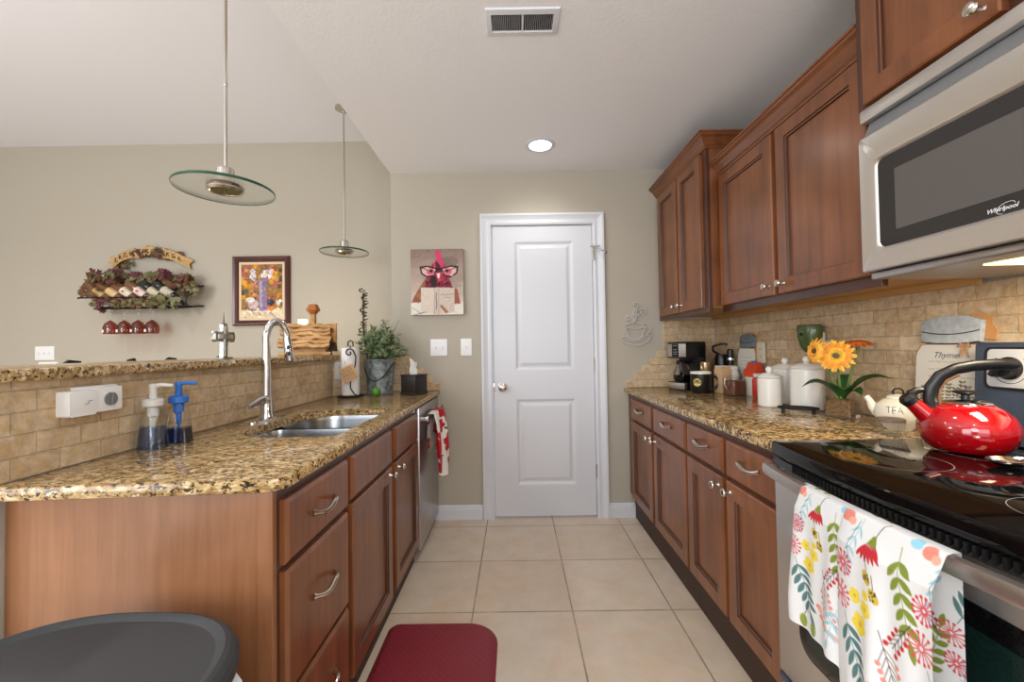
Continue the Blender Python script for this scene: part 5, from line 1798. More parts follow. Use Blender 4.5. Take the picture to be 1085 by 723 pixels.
R_.poly([P_(146, 290), P_(324, 292), P_(324, 428), P_(236, 438), P_(146, 426)], (206, 190, 176))
R_.poly([P_(146, 290), P_(216, 296), P_(216, 436), P_(146, 426)], (216, 200, 186))
R_.line([P_(217, 296), P_(217, 437)], 0.003, (150, 126, 116)); R_.line([P_(240, 296), P_(240, 438)], 0.003, (160, 138, 126))
R_.line([P_(228, 320), P_(226, 350), P_(230, 380), P_(227, 410)], 0.006, (120, 100, 110))
R_.line([P_(252, 332), P_(262, 328), P_(276, 333), P_(290, 328), P_(306, 330), P_(318, 327)], 0.0045, (140, 126, 132)); R_.line([P_(268, 348), P_(280, 344), P_(294, 349), P_(306, 345)], 0.004, (150, 136, 140))
R_.poly([P_(244, 392), P_(256, 384), P_(292, 426), P_(278, 434)], (160, 112, 84))
R_.line([P_(100, 400), P_(150, 436)], 0.003, (110, 100, 92)); R_.line([P_(110, 440), P_(170, 424)], 0.004, (90, 80, 74))
R_.dab(160, 0.004, 0.012, 0.10, random.Random(32))
R_.mesh('print', flat_on(hx0, hz1, BACK - 0.0346), M['print'], t)

# wire coffee cup on the back wall
t = thing('wire_coffee_cup_art', 'silver wire coffee cup wall ornament right of the door', 'wall ornament', (0.835, BACK, 1.33))
YW = BACK - 0.014


def wire(name, pts, r=0.005, flat=0.5):
    m_ = MB(); m_.tube([(p[0], YW, p[1]) for p in pts], r, 6)
    return m_.build(name, M['silver'], t)


ea = lambda cx, cz, a, b, t0, t1, n=24: [(cx + a * math.cos(t0 + (t1 - t0) * k / n), cz + b * math.sin(t0 + (t1 - t0) * k / n)) for k in range(n + 1)]


def spiral(cx, cz, r0, r1, a0, a1, n=28):
    return [(cx + (r0 + (r1 - r0) * k / n) * math.cos(a0 + (a1 - a0) * k / n), cz + (r0 + (r1 - r0) * k / n) * math.sin(a0 + (a1 - a0) * k / n)) for k in range(n + 1)]


SC = 60.0 / 620.0 / 150.6                         # crop pixels to metres on the wall
K = lambda x, y: (0.742 + (x - 165) * SC, 1.194 + (590 - y) * SC)
wire('saucer', [K(*q) for q in ((480, 490), (440, 480), (400, 500), (380, 530), (320, 545), (260, 530), (240, 490), (180, 490), (165, 515), (200, 560), (300, 590), (380, 585), (450, 550), (480, 515), (480, 490))])
wire('cup', [K(*q) for q in ((215, 370), (225, 430), (250, 490), (290, 525), (350, 525), (395, 490), (420, 430), (430, 375))])
wire('rim', [(K(322, 375)[0] + 107 * SC * math.cos(a), K(322, 375)[1] + 32 * SC * math.sin(a)) for a in [2 * PI * k / 30 for k in range(31)]])
wire('handle', [K(*q) for q in ((430, 400), (460, 385), (490, 405), (485, 440), (450, 465), (425, 455))])
c0 = K(245, 295); wire('steam', [K(310, 350), K(285, 330)] + spiral(c0[0], c0[1], 34 * SC, 8 * SC, -0.6, 7.5))
c0 = K(328, 145); wire('steam', [K(312, 350), K(290, 270), K(320, 200), K(355, 180)] + spiral(c0[0], c0[1], 30 * SC, 8 * SC, -0.5, 6.0))
c0 = K(408, 228); wire('steam', [K(318, 340), K(310, 270), K(345, 205)] + spiral(c0[0], c0[1], 36 * SC, 8 * SC, 2.4, -5.5))
c0 = K(352, 265); wire('steam', [K(318, 345)] + spiral(c0[0], c0[1], 24 * SC, 8 * SC, 4.0, -1.5))

# ------------------------------------------------------------------ wine rack on the far wall
t = thing('wine_rack', 'black wire wall rack for slanted bottles and hanging glasses', 'wine rack', (-3.2, FAR, 1.57))


def rod(name, pts, r=0.006):
    m_ = MB(); m_.tube(pts, r, 8)
    return m_.build(name, M['iron'], t)


rod('front_rail', [(-3.42, 3.36, 1.556), (-2.70, 3.36, 1.556), (-2.672, 3.36, 1.58), (-2.668, 3.36, 1.68)])
rod('back_rail', [(-3.50, 3.538, 1.585), (-2.66, 3.538, 1.585)])
rod('top_rail', [(-3.60, 3.538, 1.76), (-2.66, 3.538, 1.76)])
for x in (-3.42, -2.70):
    rod('side_arm', [(x, 3.36, 1.556), (x, 3.538, 1.585)])
rod('side_arm', [(-2.668, 3.36, 1.68), (-2.668, 3.538, 1.76)]); rod('side_arm', [(-3.53, 3.34, 1.64), (-3.53, 3.538, 1.76)])
rod('front_bar', [(-3.53, 3.34, 1.645), (-2.75, 3.34, 1.645)])
rod('rear_bar', [(-3.44, 3.45, 1.578), (-2.70, 3.45, 1.578)])
BXS = [-3.487, -3.38, -3.266, -3.151, -3.040, -2.935]
labels = ['leftmost bottle in the wall rack, brown base and tan label', 'second bottle from the left in the wall rack, with a tan label', 'third bottle from the left in the wall rack, cream label', 'fourth bottle from the left in the wall rack, label with a red dot', 'fifth bottle in the wall rack, open dark base and pale label', 'rightmost bottle in the wall rack, longest dark neck showing']
bd_ = Vector((0.78, 0.12, -0.61)).normalized()
for k, x in enumerate(BXS):
    t = thing('wine_bottle', labels[k], 'wine bottle', (x, 3.33, 1.765), 'bottles in the wall rack')
    q = bd_.to_track_quat('Z', 'Y').to_matrix().to_4x4()
    Tb_ = Matrix.Translation((x, 3.365, 1.763)) @ q
    mb = MB(); mb.lathe([(0.0, 0.012), (0.022, 0.004), (0.031, 0.0), (0.0335, 0.006), (0.0335, 0.185), (0.030, 0.212), (0.016, 0.235), (0.0145, 0.29), (0.0165, 0.292), (0.0165, 0.305), (0, 0.306)], T=Tb_, n=24); mb.build('glass_bottle', M['glass_bottle'] if k > 3 else M['glass_brown'], t)
    mb = MB(); mb.lathe([(0.0341, 0.085), (0.0341, 0.165)], T=Tb_, n=24, cap0=False, cap1=False); lb = mb.build('paper_label', M['banner'] if k == 0 else plain('bottle_label_%s' % 'abcdef'[k], [(0, 0, 0), (214, 180, 130), (222, 206, 184), (226, 200, 190), (196, 184, 156), (190, 182, 160)][k], 0.7), t)
    if k in (2, 3):
        mb = MB(); mb.sphere(Tb_ @ Vector((-0.012, 0.0, 0.125)) + Vector((0, -0.034, 0.008)), 0.007, 10, 6); mb.build('seal', M['red_jar'], lb)
gl_lab = ['leftmost of the four wine glasses hanging under the rack', 'second hanging wine glass from the left under the rack', 'third hanging wine glass from the left under the rack', 'rightmost of the four wine glasses hanging under the rack']
g0 = thing('wine_glass', gl_lab[0], 'wine glass', (-3.325, 3.40, 1.35), 'red tinted glasses under the rack')
gz = 1.352
mb = MB(); mb.lathe([(0.044, 0.0), (0.049, 0.03), (0.046, 0.062), (0.034, 0.088), (0.012, 0.106), (0.006, 0.112)], (-3.325, 3.40, gz), 28, cap0=False, cap1=False); mb.build('bowl', M['glass_wine'], g0)
mb = MB(); mb.tube([(-3.325, 3.40, gz + 0.108), (-3.325, 3.40, gz + 0.13), (-3.325, 3.40, gz + 0.190)], [0.006, 0.004, 0.005], 10); mb.lathe([(0, 0.188), (0.036, 0.192), (0.036, 0.195), (0, 0.196)], (-3.325, 3.40, gz), 24); mb.build('stem', M['glass'], g0)
mb = MB(); mb.box(-3.349, -3.335, 3.352, 3.356, gz + 0.012, gz + 0.034); mb.build('etched_mark', M['white_pl'], g0, smooth=False)
for k in (1, 2, 3):
    dup(g0, (0.1145 * k, 0, 0), gl_lab[k], 'red tinted glasses under the rack')
# garland of vine leaves
t = thing('vine_garland', 'artificial grape vine garland in burgundy and olive draped over the bottles', 'garland', (-3.2, 3.4, 1.8))
rnd = random.Random(14)
LEAF = [(0, -0.5), (0.35, -0.42), (0.30, -0.18), (0.62, -0.05), (0.34, 0.15), (0.36, 0.42), (0.12, 0.36), (0, 0.72), (-0.12, 0.36), (-0.36, 0.42), (-0.34, 0.15), (-0.62, -0.05), (-0.30, -0.18), (-0.35, -0.42)]
mb = MB()


def vine_leaf(c, s, mat_, mb_):
    mb_.use(mat_)
    n_ = Vector((rnd.gauss(0, 0.6), -1, rnd.gauss(0.2, 0.6))).normalized()
    a = rnd.uniform(0, 6.28)
    u = n_.orthogonal().normalized()
    v = n_.cross(u)
    u, v = u * math.cos(a) + v * math.sin(a), v * math.cos(a) - u * math.sin(a)
    pts = [c + u * p[0] * s + v * p[1] * s + n_ * (abs(p[0]) * s * -0.25) for p in LEAF]
    cc = mb_.bm.verts.new(c)
    vs = [mb_.bm.verts.new(p) for p in pts]
    for i in range(len(vs)):
        mb_._face((cc, vs[i], vs[(i + 1) % len(vs)]))


def scatter(n, x0, x1, z0, z1, mats, s=0.05, y=(3.30, 3.46), dens=1.8):
    for _ in range(int(n * dens)):
        yy = rnd.uniform(*y)
        q = yy / FAR
        x = rnd.uniform(x0, x1) * q
        vine_leaf(Vector((x, yy, 1.19 + (rnd.uniform(z0, z1) - 1.19) * q)), rnd.uniform(0.7, 1.2) * s, rnd.choice(mats), mb)


B_, O_, W_, G_ = M['burg'], M['olive'], M['brownl'], M['sage']
scatter(34, -3.66, -3.40, 1.80, 1.90, [B_, B_, O_, W_, O_], 0.062)
scatter(12, -3.74, -3.58, 1.70, 1.80, [W_, O_, W_], 0.05)
scatter(46, -3.42, -3.02, 1.81, 1.88, [O_, W_, G_, B_], 0.052, (3.36, 3.48))
scatter(10, -3.05, -2.95, 1.83, 1.90, [B_, M['burg']], 0.06)
scatter(40, -3.0, -2.78, 1.74, 1.85, [W_, O_, B_, W_], 0.055, (3.38, 3.48))
scatter(20, -2.86, -2.72, 1.68, 1.78, [O_, G_, W_], 0.055, (3.38, 3.46))
scatter(14, -3.64, -3.48, 1.60, 1.70, [W_, B_, O_], 0.045)
scatter(34, -3.45, -3.10, 1.595, 1.645, [O_, O_, G_, W_], 0.042, (3.30, 3.36))
scatter(14, -3.12, -2.90, 1.57, 1.68, [G_, O_, O_], 0.052, (3.28, 3.33))
scatter(5, -3.60, -3.54, 1.565, 1.60, [B_], 0.05)
mb.build('leaves', None, t, smooth=False, recalc=False)
mb = MB(); mb.tube([(-3.56, 3.47, 1.77), (-3.4, 3.46, 1.81), (-3.1, 3.47, 1.81), (-2.85, 3.47, 1.78), (-2.66, 3.45, 1.70)], 0.005, 6); mb.build('vine', M['twig'], t)
# banner sign above
t = thing('banner_sign', 'curved parchment banner wall sign with lettering and grape leaves over the rack', 'sign', (-3.14, FAR, 2.0))
bpts = [(-3.44, 1.965), (-3.36, 2.005), (-3.25, 2.03), (-3.235, 2.035), (-3.15, 2.05), (-3.06, 2.035), (-3.04, 2.02), (-2.94, 2.005), (-2.83, 1.955)]
segs = [((-3.425, 1.955), (-3.215, 2.045)), ((-3.215, 2.03), (-3.045, 2.05)), ((-3.03, 2.04), (-2.80, 1.965))]
words = ['WINE', 'TIME', 'VINES']
for k, ((xa, za), (xb, zb)) in enumerate(segs):
    mb = MB()
    rows = []
    for i in range(13):
        f = i / 12
        x = xa + (xb - xa) * f
        z = za + (zb - za) * f + 0.020 * math.sin(PI * f)
        y = FAR - 0.03 - 0.018 * math.sin(PI * f)
        h = 0.038
        rows.append([(x, y, z - h), (x, y, z + h), (x, y + 0.008, z + h), (x, y + 0.008, z - h)])
    mb.rings(rows); sgm = mb.build('ribbon', M['banner'], t, angle=0.5)
    an = math.atan2(zb - za, xb - xa)
    R_ = None
    mb = MB()
    for j in range(4):
        f = 0.2 + 0.2 * j
        x = xa + (xb - xa) * f
        z = za + (zb - za) * f + 0.020 * math.sin(PI * f)
        y = FAR - 0.0315 - 0.018 * math.sin(PI * f)
        mb = MB()
        w_ = 0.011
        zig = [(x - w_, y, z - 0.016), (x - w_, y, z + 0.016), (x + w_ * 0.4, y, z + 0.012), (x - w_ * 0.3, y, z), (x + w_, y, z - 0.016)] if (j + k) % 2 else [(x + w_, y, z + 0.016), (x - w_ * 0.6, y, z + 0.014), (x - w_, y, z - 0.014), (x + w_, y, z - 0.016), (x + w_, y, z)]
        mb.tube(zig, 0.0032, 5); mb.build('letter', M['ink'], sgm)
mb = MB()
mb.use(M['banner']); mb.prism([(-2.83, 1.94), (-2.76, 1.90), (-2.775, 1.945), (-2.735, 1.975), (-2.80, 2.01)], 0.020, 0.028, Tf); mb.prism([(-3.42, 1.925), (-3.47, 1.97), (-3.445, 1.985), (-3.455, 2.03), (-3.40, 2.01)], 0.018, 0.026, Tf)
mb.build('ribbon_tail', None, t)
mb = MB()
scatter(22, -3.28, -3.0, 2.03, 2.095, [O_, W_, B_, O_], 0.05, (3.50, 3.53))
scatter(12, -3.44, -3.30, 1.91, 2.04, [O_, W_], 0.045, (3.50, 3.535))
scatter(10, -3.06, -2.86, 2.0, 2.06, [B_, W_], 0.045, (3.505, 3.535))
mb.build('leaves', None, t, smooth=False, recalc=False)

# ------------------------------------------------------------------ things on the right counter
Z0 = CT + 0.0005
# coffee maker: front faces the aisle, turned a little towards the camera
A_, B__, C_ = Vector((1.022, 2.790, 0)), Vector((1.083, 2.632, 0)), Vector((1.235, 2.692, 0))
cu_, cv_ = (B__ - A_).normalized(), (C_ - B__).normalized()
t = thing('coffee_maker', 'black and steel drip coffee maker in the far corner of the counter', 'coffee maker', (1.13, 2.71, CT))
TCM = frame((A_.x, A_.y, Z0), cu_, cv_, (0, 0, 1))        # u across the front, v to the back
mb = MB()
mb.box(0, 0.170, 0.0, 0.165, 0, 0.050, 0.006, T=TCM)
mb.box(0, 0.170, 0.095, 0.165, 0.04, 0.30, 0.006, T=TCM)
mb.box(0, 0.170, 0.0, 0.165, 0.205, 0.312, 0.008, T=TCM); mb.build('housing', M['black'], t)
mb = MB(); mb.box(0.004, 0.166, -0.002, 0.02, 0.214, 0.300, 0.004, T=TCM); tp = mb.build('front_plate', M['steel'], t)
mb = MB(); mb.box(0.045, 0.105, -0.0036, 0.0, 0.216, 0.298, 0.002, T=TCM); dsp = mb.build('display', M['black_gloss'], tp)
for k, z in enumerate((0.288, 0.262, 0.246, 0.232)):
    mb = MB(); mb.box(0.055 + 0.004 * (k % 2), 0.095 - 0.004 * (k % 2), -0.0042, -0.003, z - 0.003, z + 0.003, T=TCM); mb.build('button', M['grey_pl'], dsp, smooth=False)
mb = MB(); mb.box(0.004, 0.150, -0.002, 0.02, 0.006, 0.046, 0.003, T=TCM); mb.build('base_plate', M['steel'], t)
cc_ = TCM @ Vector((0.08, 0.048, 0.052))
mb = MB(); mb.lathe([(0.0, 0.0), (0.045, 0.0), (0.056, 0.02), (0.056, 0.06), (0.040, 0.10), (0.034, 0.115)], cc_, 28, cap1=False); cf = mb.build('carafe', M['glass'], t)
mb = MB(); mb.lathe([(0.0, 0.002), (0.043, 0.002), (0.054, 0.02), (0.054, 0.045), (0, 0.046)], cc_, 24); mb.build('brewed_coffee', M['black_gloss'], cf)
mb = MB(); mb.lathe([(0.036, 0.112), (0.038, 0.128), (0.03, 0.14), (0, 0.142)], cc_, 24); mb.build('lid', M['black'], cf)
mb = MB(); hd = (-cv_ + cu_ * 0.9).normalized()
mb.tube([cc_ + hd * 0.036 + Vector((0, 0, 0.12)), cc_ + hd * 0.075 + Vector((0, 0, 0.118)), cc_ + hd * 0.083 + Vector((0, 0, 0.07)), cc_ + hd * 0.06 + Vector((0, 0, 0.03))], 0.008, 10); mb.build('handle', M['black'], cf)

# big black mug with a round cream emblem


def mug(x, y, z, r, h, label, mat, ang, hr, rim=None, emblem=False, group=None, t_name='coffee_mug'):
    t_ = thing(t_name, label, 'mug', (x, y, z), group)
    m_ = MB(); m_.lathe([(0, 0.0005), (r * 0.92, 0.0005), (r, 0.008), (r, h - 0.004), (r - 0.003, h), (r - 0.006, h - 0.004), (r - 0.006, 0.01), (0, 0.01)], (x, y, z), 36); b0 = m_.build('cup', mat, t_)
    d = Vector((math.cos(ang), math.sin(ang), 0))
    m_ = MB(); m_.tube([Vector((x, y, z + h * 0.5)) + d * (r * 0.97 + hr * 0.95 * math.sin(q)) + Vector((0, 0, h * 0.33 * math.cos(q))) for q in [PI * k / 12 for k in range(13)]], 0.007, 10); m_.build('handle', mat, t_)
    if rim:
        m_ = MB(); m_.lathe([(r + 0.0006, h - 0.012), (r + 0.0006, h - 0.002), (r - 0.003, h + 0.001), (r - 0.0065, h - 0.004), (r - 0.0065, h - 0.02)], (x, y, z), 36, cap0=False, cap1=False); m_.build('rim', rim, t_)
    if emblem:
        a0 = math.atan2(-y, -x)
        R0 = Raster(0.05, 0.05, 0.0014, (22, 20, 20))
        R0.ell(0.025, 0.025, 0.0235, 0.0235, (226, 204, 120)); R0.ell(0.025, 0.013, 0.013, 0.007, (36, 30, 24)); R0.ell(0.026, 0.010, 0.007, 0.004, (226, 204, 120)); R0.poly([(0.004, 0.021), (0.046, 0.021), (0.046, 0.031), (0.004, 0.031)], (40, 34, 26))
        R0.line([(0.008, 0.026), (0.012, 0.023), (0.016, 0.029), (0.021, 0.024), (0.026, 0.028), (0.031, 0.024), (0.036, 0.028), (0.041, 0.025)], 0.0022, (226, 204, 120)); R0.ell(0.025, 0.040, 0.010, 0.0045, (206, 182, 96))
        em = R0.mesh('round_emblem', lambda X, Y: (x + (r + 0.0008) * np.cos(a0 + (X - 0.025) / r - 0.35), y + (r + 0.0008) * np.sin(a0 + (X - 0.025) / r - 0.35), z + h * 0.52 + 0.025 - Y), M['print'], t_)
    return t_


mug(1.128, 2.535, CT, 0.060, 0.128, 'large black mug with a round cream emblem before the coffee maker', M['black'], -0.25, 0.042, M['cream'], True)
t = thing('storage_box', 'dark maroon box standing between the black mug and the paper bag', 'box', (1.29, 2.64, CT))
mb = MB(); mb.box(-0.030, 0.030, -0.04, 0.04, 0, 0.125, 0.003, T=rot_z(-0.3, (1.285, 2.635, Z0))); mb.build('carton', M['stripe'], t)
mb = MB(); mb.box(-0.031, 0.031, -0.041, 0.041, 0.1252, 0.136, 0.003, T=rot_z(-0.3, (1.285, 2.635, Z0))); mb.build('lid', M['black_wood'], t)
t = thing('black_tin', 'round black lidded tin under the small silver and rose cup', 'tin', (1.195, 2.625, CT))
mb = MB(); mb.lathe([(0, 0), (0.033, 0), (0.034, 0.004), (0.034, 0.096), (0, 0.097)], (1.195, 2.625, Z0), 28); mb.build('tin_body', M['black'], t)
mb = MB(); mb.lathe([(0, 0.0975), (0.035, 0.0975), (0.035, 0.109), (0, 0.110)], (1.195, 2.625, Z0), 28); mb.build('lid', M['black'], t)
mug(1.197, 2.622, CT + 0.1107, 0.031, 0.072, 'small silver and rose cup standing on the round black tin', M['gold'], -2.4, 0.024, None, t_name='small_cup')
t = thing('paper_bag', 'plain beige paper bag beside the glass coffee jar', 'bag', (1.248, 2.508, CT))
mb = MB()
Tp = rot_z(0.15, (1.248, 2.508, Z0))
mb.rings([[Tp @ Vector(p) for p in ((-a, -b, z), (a, -b, z), (a, b, z), (-a, b, z))] for a, b, z in ((0.030, 0.040, 0), (0.031, 0.041, 0.07), (0.029, 0.039, 0.135), (0.030, 0.028, 0.158))]); mb.build('bag_body', M['kraft'], t, angle=0.3)
mb = MB(); mb.box(-0.031, 0.031, -0.030, 0.030, 0.1585, 0.163, 0.001, T=Tp); mb.build('folded_top', M['sign_white'], t)
t = thing('white_jar', 'small round white jar behind the glass coffee jar', 'jar', (1.318, 2.53, CT))
mb = MB(); mb.lathe([(0, 0), (0.034, 0), (0.036, 0.01), (0.036, 0.12), (0.030, 0.135), (0, 0.136)], (1.318, 2.530, Z0), 28); mb.build('jar_body', M['ceramic'], t)
mb = MB(); mb.lathe([(0.031, 0.1365), (0.032, 0.155), (0.02, 0.162), (0, 0.163)], (1.318, 2.530, Z0), 28); mb.build('lid', M['ceramic'], t)
t = thing('coffee_jar', 'square glass jar of brown ground coffee with a wire clasp', 'jar', (1.28, 2.365, CT))
Tj = rot_z(0.25, (1.254, 2.385, Z0))
jr = rrect(-0.044, 0.044, -0.044, 0.044, 0.012, 5)
mb = MB(); mb.rings([[Tj @ Vector((p[0] * k, p[1] * k, z)) for p in jr] for k, z in ((0.96, 0), (1, 0.006), (1, 0.086), (0.96, 0.096))], True, False); mb.build('glass_body', M['glass'], t)
mb = MB(); mb.rings([[Tj @ Vector((p[0] * 0.94, p[1] * 0.94, z)) for p in jr] for z in (0.004, 0.082)]); mb.build('ground_coffee', M['coffee'], t)
mb = MB(); mb.rings([[Tj @ Vector((p[0] * k, p[1] * k, z)) for p in jr] for k, z in ((0.98, 0.0965), (0.98, 0.104), (0.7, 0.110))]); mb.build('lid', M['glass'], t)
mb = MB(); mb.tube([Tj @ Vector(q) for q in ((-0.046, -0.02, 0.10), (-0.050, -0.02, 0.06), (-0.050, 0.0, 0.035), (-0.050, 0.02, 0.06), (-0.046, 0.02, 0.10))], 0.0025, 6); mb.build('clasp', M['nickel'], t)
# orange red coffee bag
t = thing('coffee_bag', 'orange red foil coffee bag with a pale band behind the glass jar', 'bag', (1.345, 2.39, CT))
Tg = rot_z(0.1, (1.350, 2.352, Z0))
mb = MB()
mb.rings([[Tg @ Vector(p) for p in ((-a, -b, z), (a, -b, z), (a, b, z), (-a, b, z))] for a, b, z in ((0.034, 0.045, 0), (0.037, 0.049, 0.05), (0.036, 0.048, 0.105))]); mb.build('lower_bag', M['sign_white'], t, angle=0.3)
mb = MB()
mb.rings([[Tg @ Vector(p) for p in ((-a, -b, z), (a, -b, z), (a, b, z), (-a, b, z))] for a, b, z in ((0.0362, 0.0482, 0.105), (0.034, 0.047, 0.125), (0.014, 0.044, 0.168), (0.010, 0.043, 0.180), (0.010, 0.043, 0.188))]); mb.build('folded_top', M['orange_red'], t, angle=0.3)
mb = MB(); mb.box(-0.012, 0.012, -0.014, 0.014, 0.183, 0.196, 0.002, T=Tg); mb.build('clip', M['blue_pl'], t)
t = thing('spice_jar', 'slim red jar at the right of the glass coffee jar', 'jar', (1.322, 2.264, CT))
mb = MB(); mb.lathe([(0, 0), (0.030, 0), (0.032, 0.006), (0.032, 0.095), (0.024, 0.11), (0, 0.111)], (1.322, 2.264, Z0), 26); mb.build('jar_body', M['red_jar'], t)
mb = MB(); mb.lathe([(0.024, 0.1112), (0.026, 0.112), (0.026, 0.13), (0, 0.131)], (1.322, 2.264, Z0), 26); mb.build('lid', M['sign_white'], t)
# black appliance with hose, utensils by the corner
t = thing('milk_frother', 'black countertop milk frother with a curved hose behind the paper bag', 'appliance', (1.352, 2.725, CT))
mb = MB(); mb.lathe([(0, 0), (0.042, 0), (0.044, 0.01), (0.040, 0.12), (0.042, 0.20), (0.036, 0.225), (0, 0.23)], (1.352, 2.725, Z0), 26); mb.build('jug', M['black'], t)
mb = MB(); mb.tube([(1.345, 2.72, CT + 0.22), (1.30, 2.73, CT + 0.25), (1.285, 2.70, CT + 0.28), (1.32, 2.66, CT + 0.295), (1.35, 2.64, CT + 0.29)], 0.008, 8); mb.build('hose', M['black'], t)
t = thing('pepper_grinder', 'slim black grinder in front of the small grey jar sign', 'grinder', (1.355, 2.62, CT))
mb = MB(); mb.lathe([(0, 0), (0.022, 0), (0.022, 0.10), (0.018, 0.16), (0.022, 0.20), (0.020, 0.255), (0.010, 0.262), (0, 0.263)], (1.355, 2.620, Z0), 20); mb.build('grinder_body', M['black'], t)
mb = MB(); mb.lathe([(0.0223, 0.19), (0.0226, 0.194), (0.0226, 0.20), (0.0222, 0.204)], (1.355, 2.620, Z0), 20, cap0=False, cap1=False); mb.build('steel_band', M['chrome'], t)


def jar_sign(yc, w, h, z, label, lid_mat, big):
    """flat cut-out of a mason jar leaning on the backsplash; u towards -Y"""
    t_ = thing('jar_sign', label, 'sign', (RIGHT - 0.03, yc, z), 'mason jar shaped signs')
    xb = RIGHT - 0.042
    ln = Vector((0.06, 0, 1)).normalized()
    T_ = frame((xb, yc, z + 0.0005), (0, -1, 0), ln, (-ln.z, 0, ln.x))
    w2 = w / 2
    body = [(-w2 * 0.9, 0), (w2 * 0.9, 0), (w2, h * 0.06), (w2, h * 0.62), (w2 * 0.96, h * 0.70), (w2 * 0.80, h * 0.75), (-w2 * 0.80, h * 0.75), (-w2 * 0.96, h * 0.70), (-w2, h * 0.62), (-w2, h * 0.06)]
    m_ = MB(); m_.prism(body, -0.010, 0.0, T_); m_.build('board', M['mdf'], t_, smooth=False)
    lid_ = [(-w2 * 0.80, h * 0.77), (-w2 * 0.4, h * 0.752), (w2 * 0.4, h * 0.752), (w2 * 0.80, h * 0.77), (w2 * 0.84, h * 0.945), (w2 * 0.5, h * 0.985), (0, h), (-w2 * 0.5, h * 0.985), (-w2 * 0.84, h * 0.945)]
    m_ = MB(); m_.prism(lid_, -0.010, 0.004, T_, 0.002); l__ = m_.build('painted_lid', lid_mat, t_)
    m_ = MB(); m_.tube([T_ @ Vector((w2 * 0.80 * q, h * (0.865 - 0.03 * (1 - q * q)), 0.0042)) for q in [-1 + k / 5 for k in range(11)]], 0.0016, 5); m_.build('lid_line', M['iron'], l__)
    m_ = MB(); m_.tube([T_ @ Vector((w2 * 0.80 * q, h * (0.772 - 0.018 * (1 - q * q)), 0.0042)) for q in [-1 + k / 5 for k in range(11)]], 0.0014, 5); m_.build('lid_line', M['iron'], l__)
    # printed front: the same outline painted on a grid
    R0 = Raster(w * 0.98, h * 0.745, 0.0024, (222, 218, 206))
    hh, ww = h * 0.745, w * 0.98
    rn = random.Random(int(w * 1000))
    for row in range(6 if big else 3):
        yy = hh * (0.20 + 0.085 * row)
        xx = ww * 0.2
        while xx < ww * 0.82:
            l = rn.uniform(0.010, 0.022)
            R0.line([(xx + l * q / 4, yy + rn.uniform(-0.0025, 0.0025)) for q in range(5)], 0.0012, (150, 140, 130)); xx += l + 0.005
    for k in range(11 if big else 6):
        xx = ww * (0.05 + 0.9 * k / (10 if big else 5)) + rn.uniform(-0.005, 0.005)
        top = hh * rn.uniform(0.36, 0.62)
        R0.line([(xx, hh), (xx + rn.uniform(-0.01, 0.01), top)], 0.0016, (96, 96, 66))
        for j in range(12):
            f = j / 12
            for s_ in (-1, 1):
                R0.leaf(xx, top + (hh - top) * f * 0.9, PI / 2 + s_ * (PI * 0.66), 0.012, 0.006, rn.choice([(92, 88, 62), (120, 110, 70), (84, 76, 66)]))
    o_ = T_ @ Vector((0, 0, 0))

    def fn(X, Y):
        u = (X - ww / 2)
        v = hh - Y
        sh = np.where(v > h * 0.62, 1 - 0.20 * ((v - h * 0.62) / (h * 0.125)) ** 2, np.where(v < h * 0.06, 0.9 + 0.1 * v / (h * 0.06), 1.0))
        u = u * sh
        return (o_.x + v * ln.x - 0.0012 * ln.z, o_.y - u, o_.z + v * ln.z)
    f_ = R0.mesh('printed_front', fn, M['print'], t_)
    if big:
        text_mesh('Thyme', 0.028, T_ @ Matrix.Translation((-0.012, h * 0.655, 0.0022)), M['grey_pl'], 'lettering', t_, shear=0.4, depth=0.0003)
        m_ = MB()
        for s_ in (-1, 1):
            m_.tube([T_ @ Vector((w2 * 0.45 + s_ * q[0], h * 0.735 + q[1], 0.008)) for q in ((0, 0), (0.012, 0.008), (0.020, -0.002), (0.004, -0.002))] + [T_ @ Vector((w2 * 0.45 + s_ * 0.012, h * 0.735 - 0.035, 0.007))], 0.0028, 6)
        m_.build('raffia_bow', M['mdf'], t_)
        m_ = MB(); m_.prism([(w2 * 0.80, h * 0.80), (w2 * 1.06, h * 0.78), (w2 * 1.10, h * 0.86), (w2 * 0.98, h * 0.90), (w2 * 1.0, h * 0.97), (w2 * 0.80, h * 1.0), (w2 * 0.4, h * 1.02), (w2 * 0.4, h * 0.80)], -0.022, -0.0105, T_); m_.build('wooden_backing', M['mdf'], t_, smooth=False)
    else:
        m_ = MB(); m_.prism([(-w2 * 1.1, h * 0.1), (w2 * 1.12, h * 0.1), (w2 * 1.12, h * 0.66), (w2 * 0.98, h * 0.8), (w2 * 0.98, h * 0.98), (w2 * 0.4, h * 1.015), (-w2 * 0.4, h * 1.015), (-w2 * 1.1, h * 0.66)], -0.018, -0.0105, T_); m_.build('wooden_backing', M['mdf'], t_, smooth=False)
    return t_


jar_sign(1.335, 0.222, 0.375, CT, 'large mason jar shaped Thyme sign leaning behind the kettle', M['lid_paint'], True)
jar_sign(2.500, 0.190, 0.355, CT, 'small mason jar shaped sign with a plain grey lid near the coffee maker', M['zinc'], False)


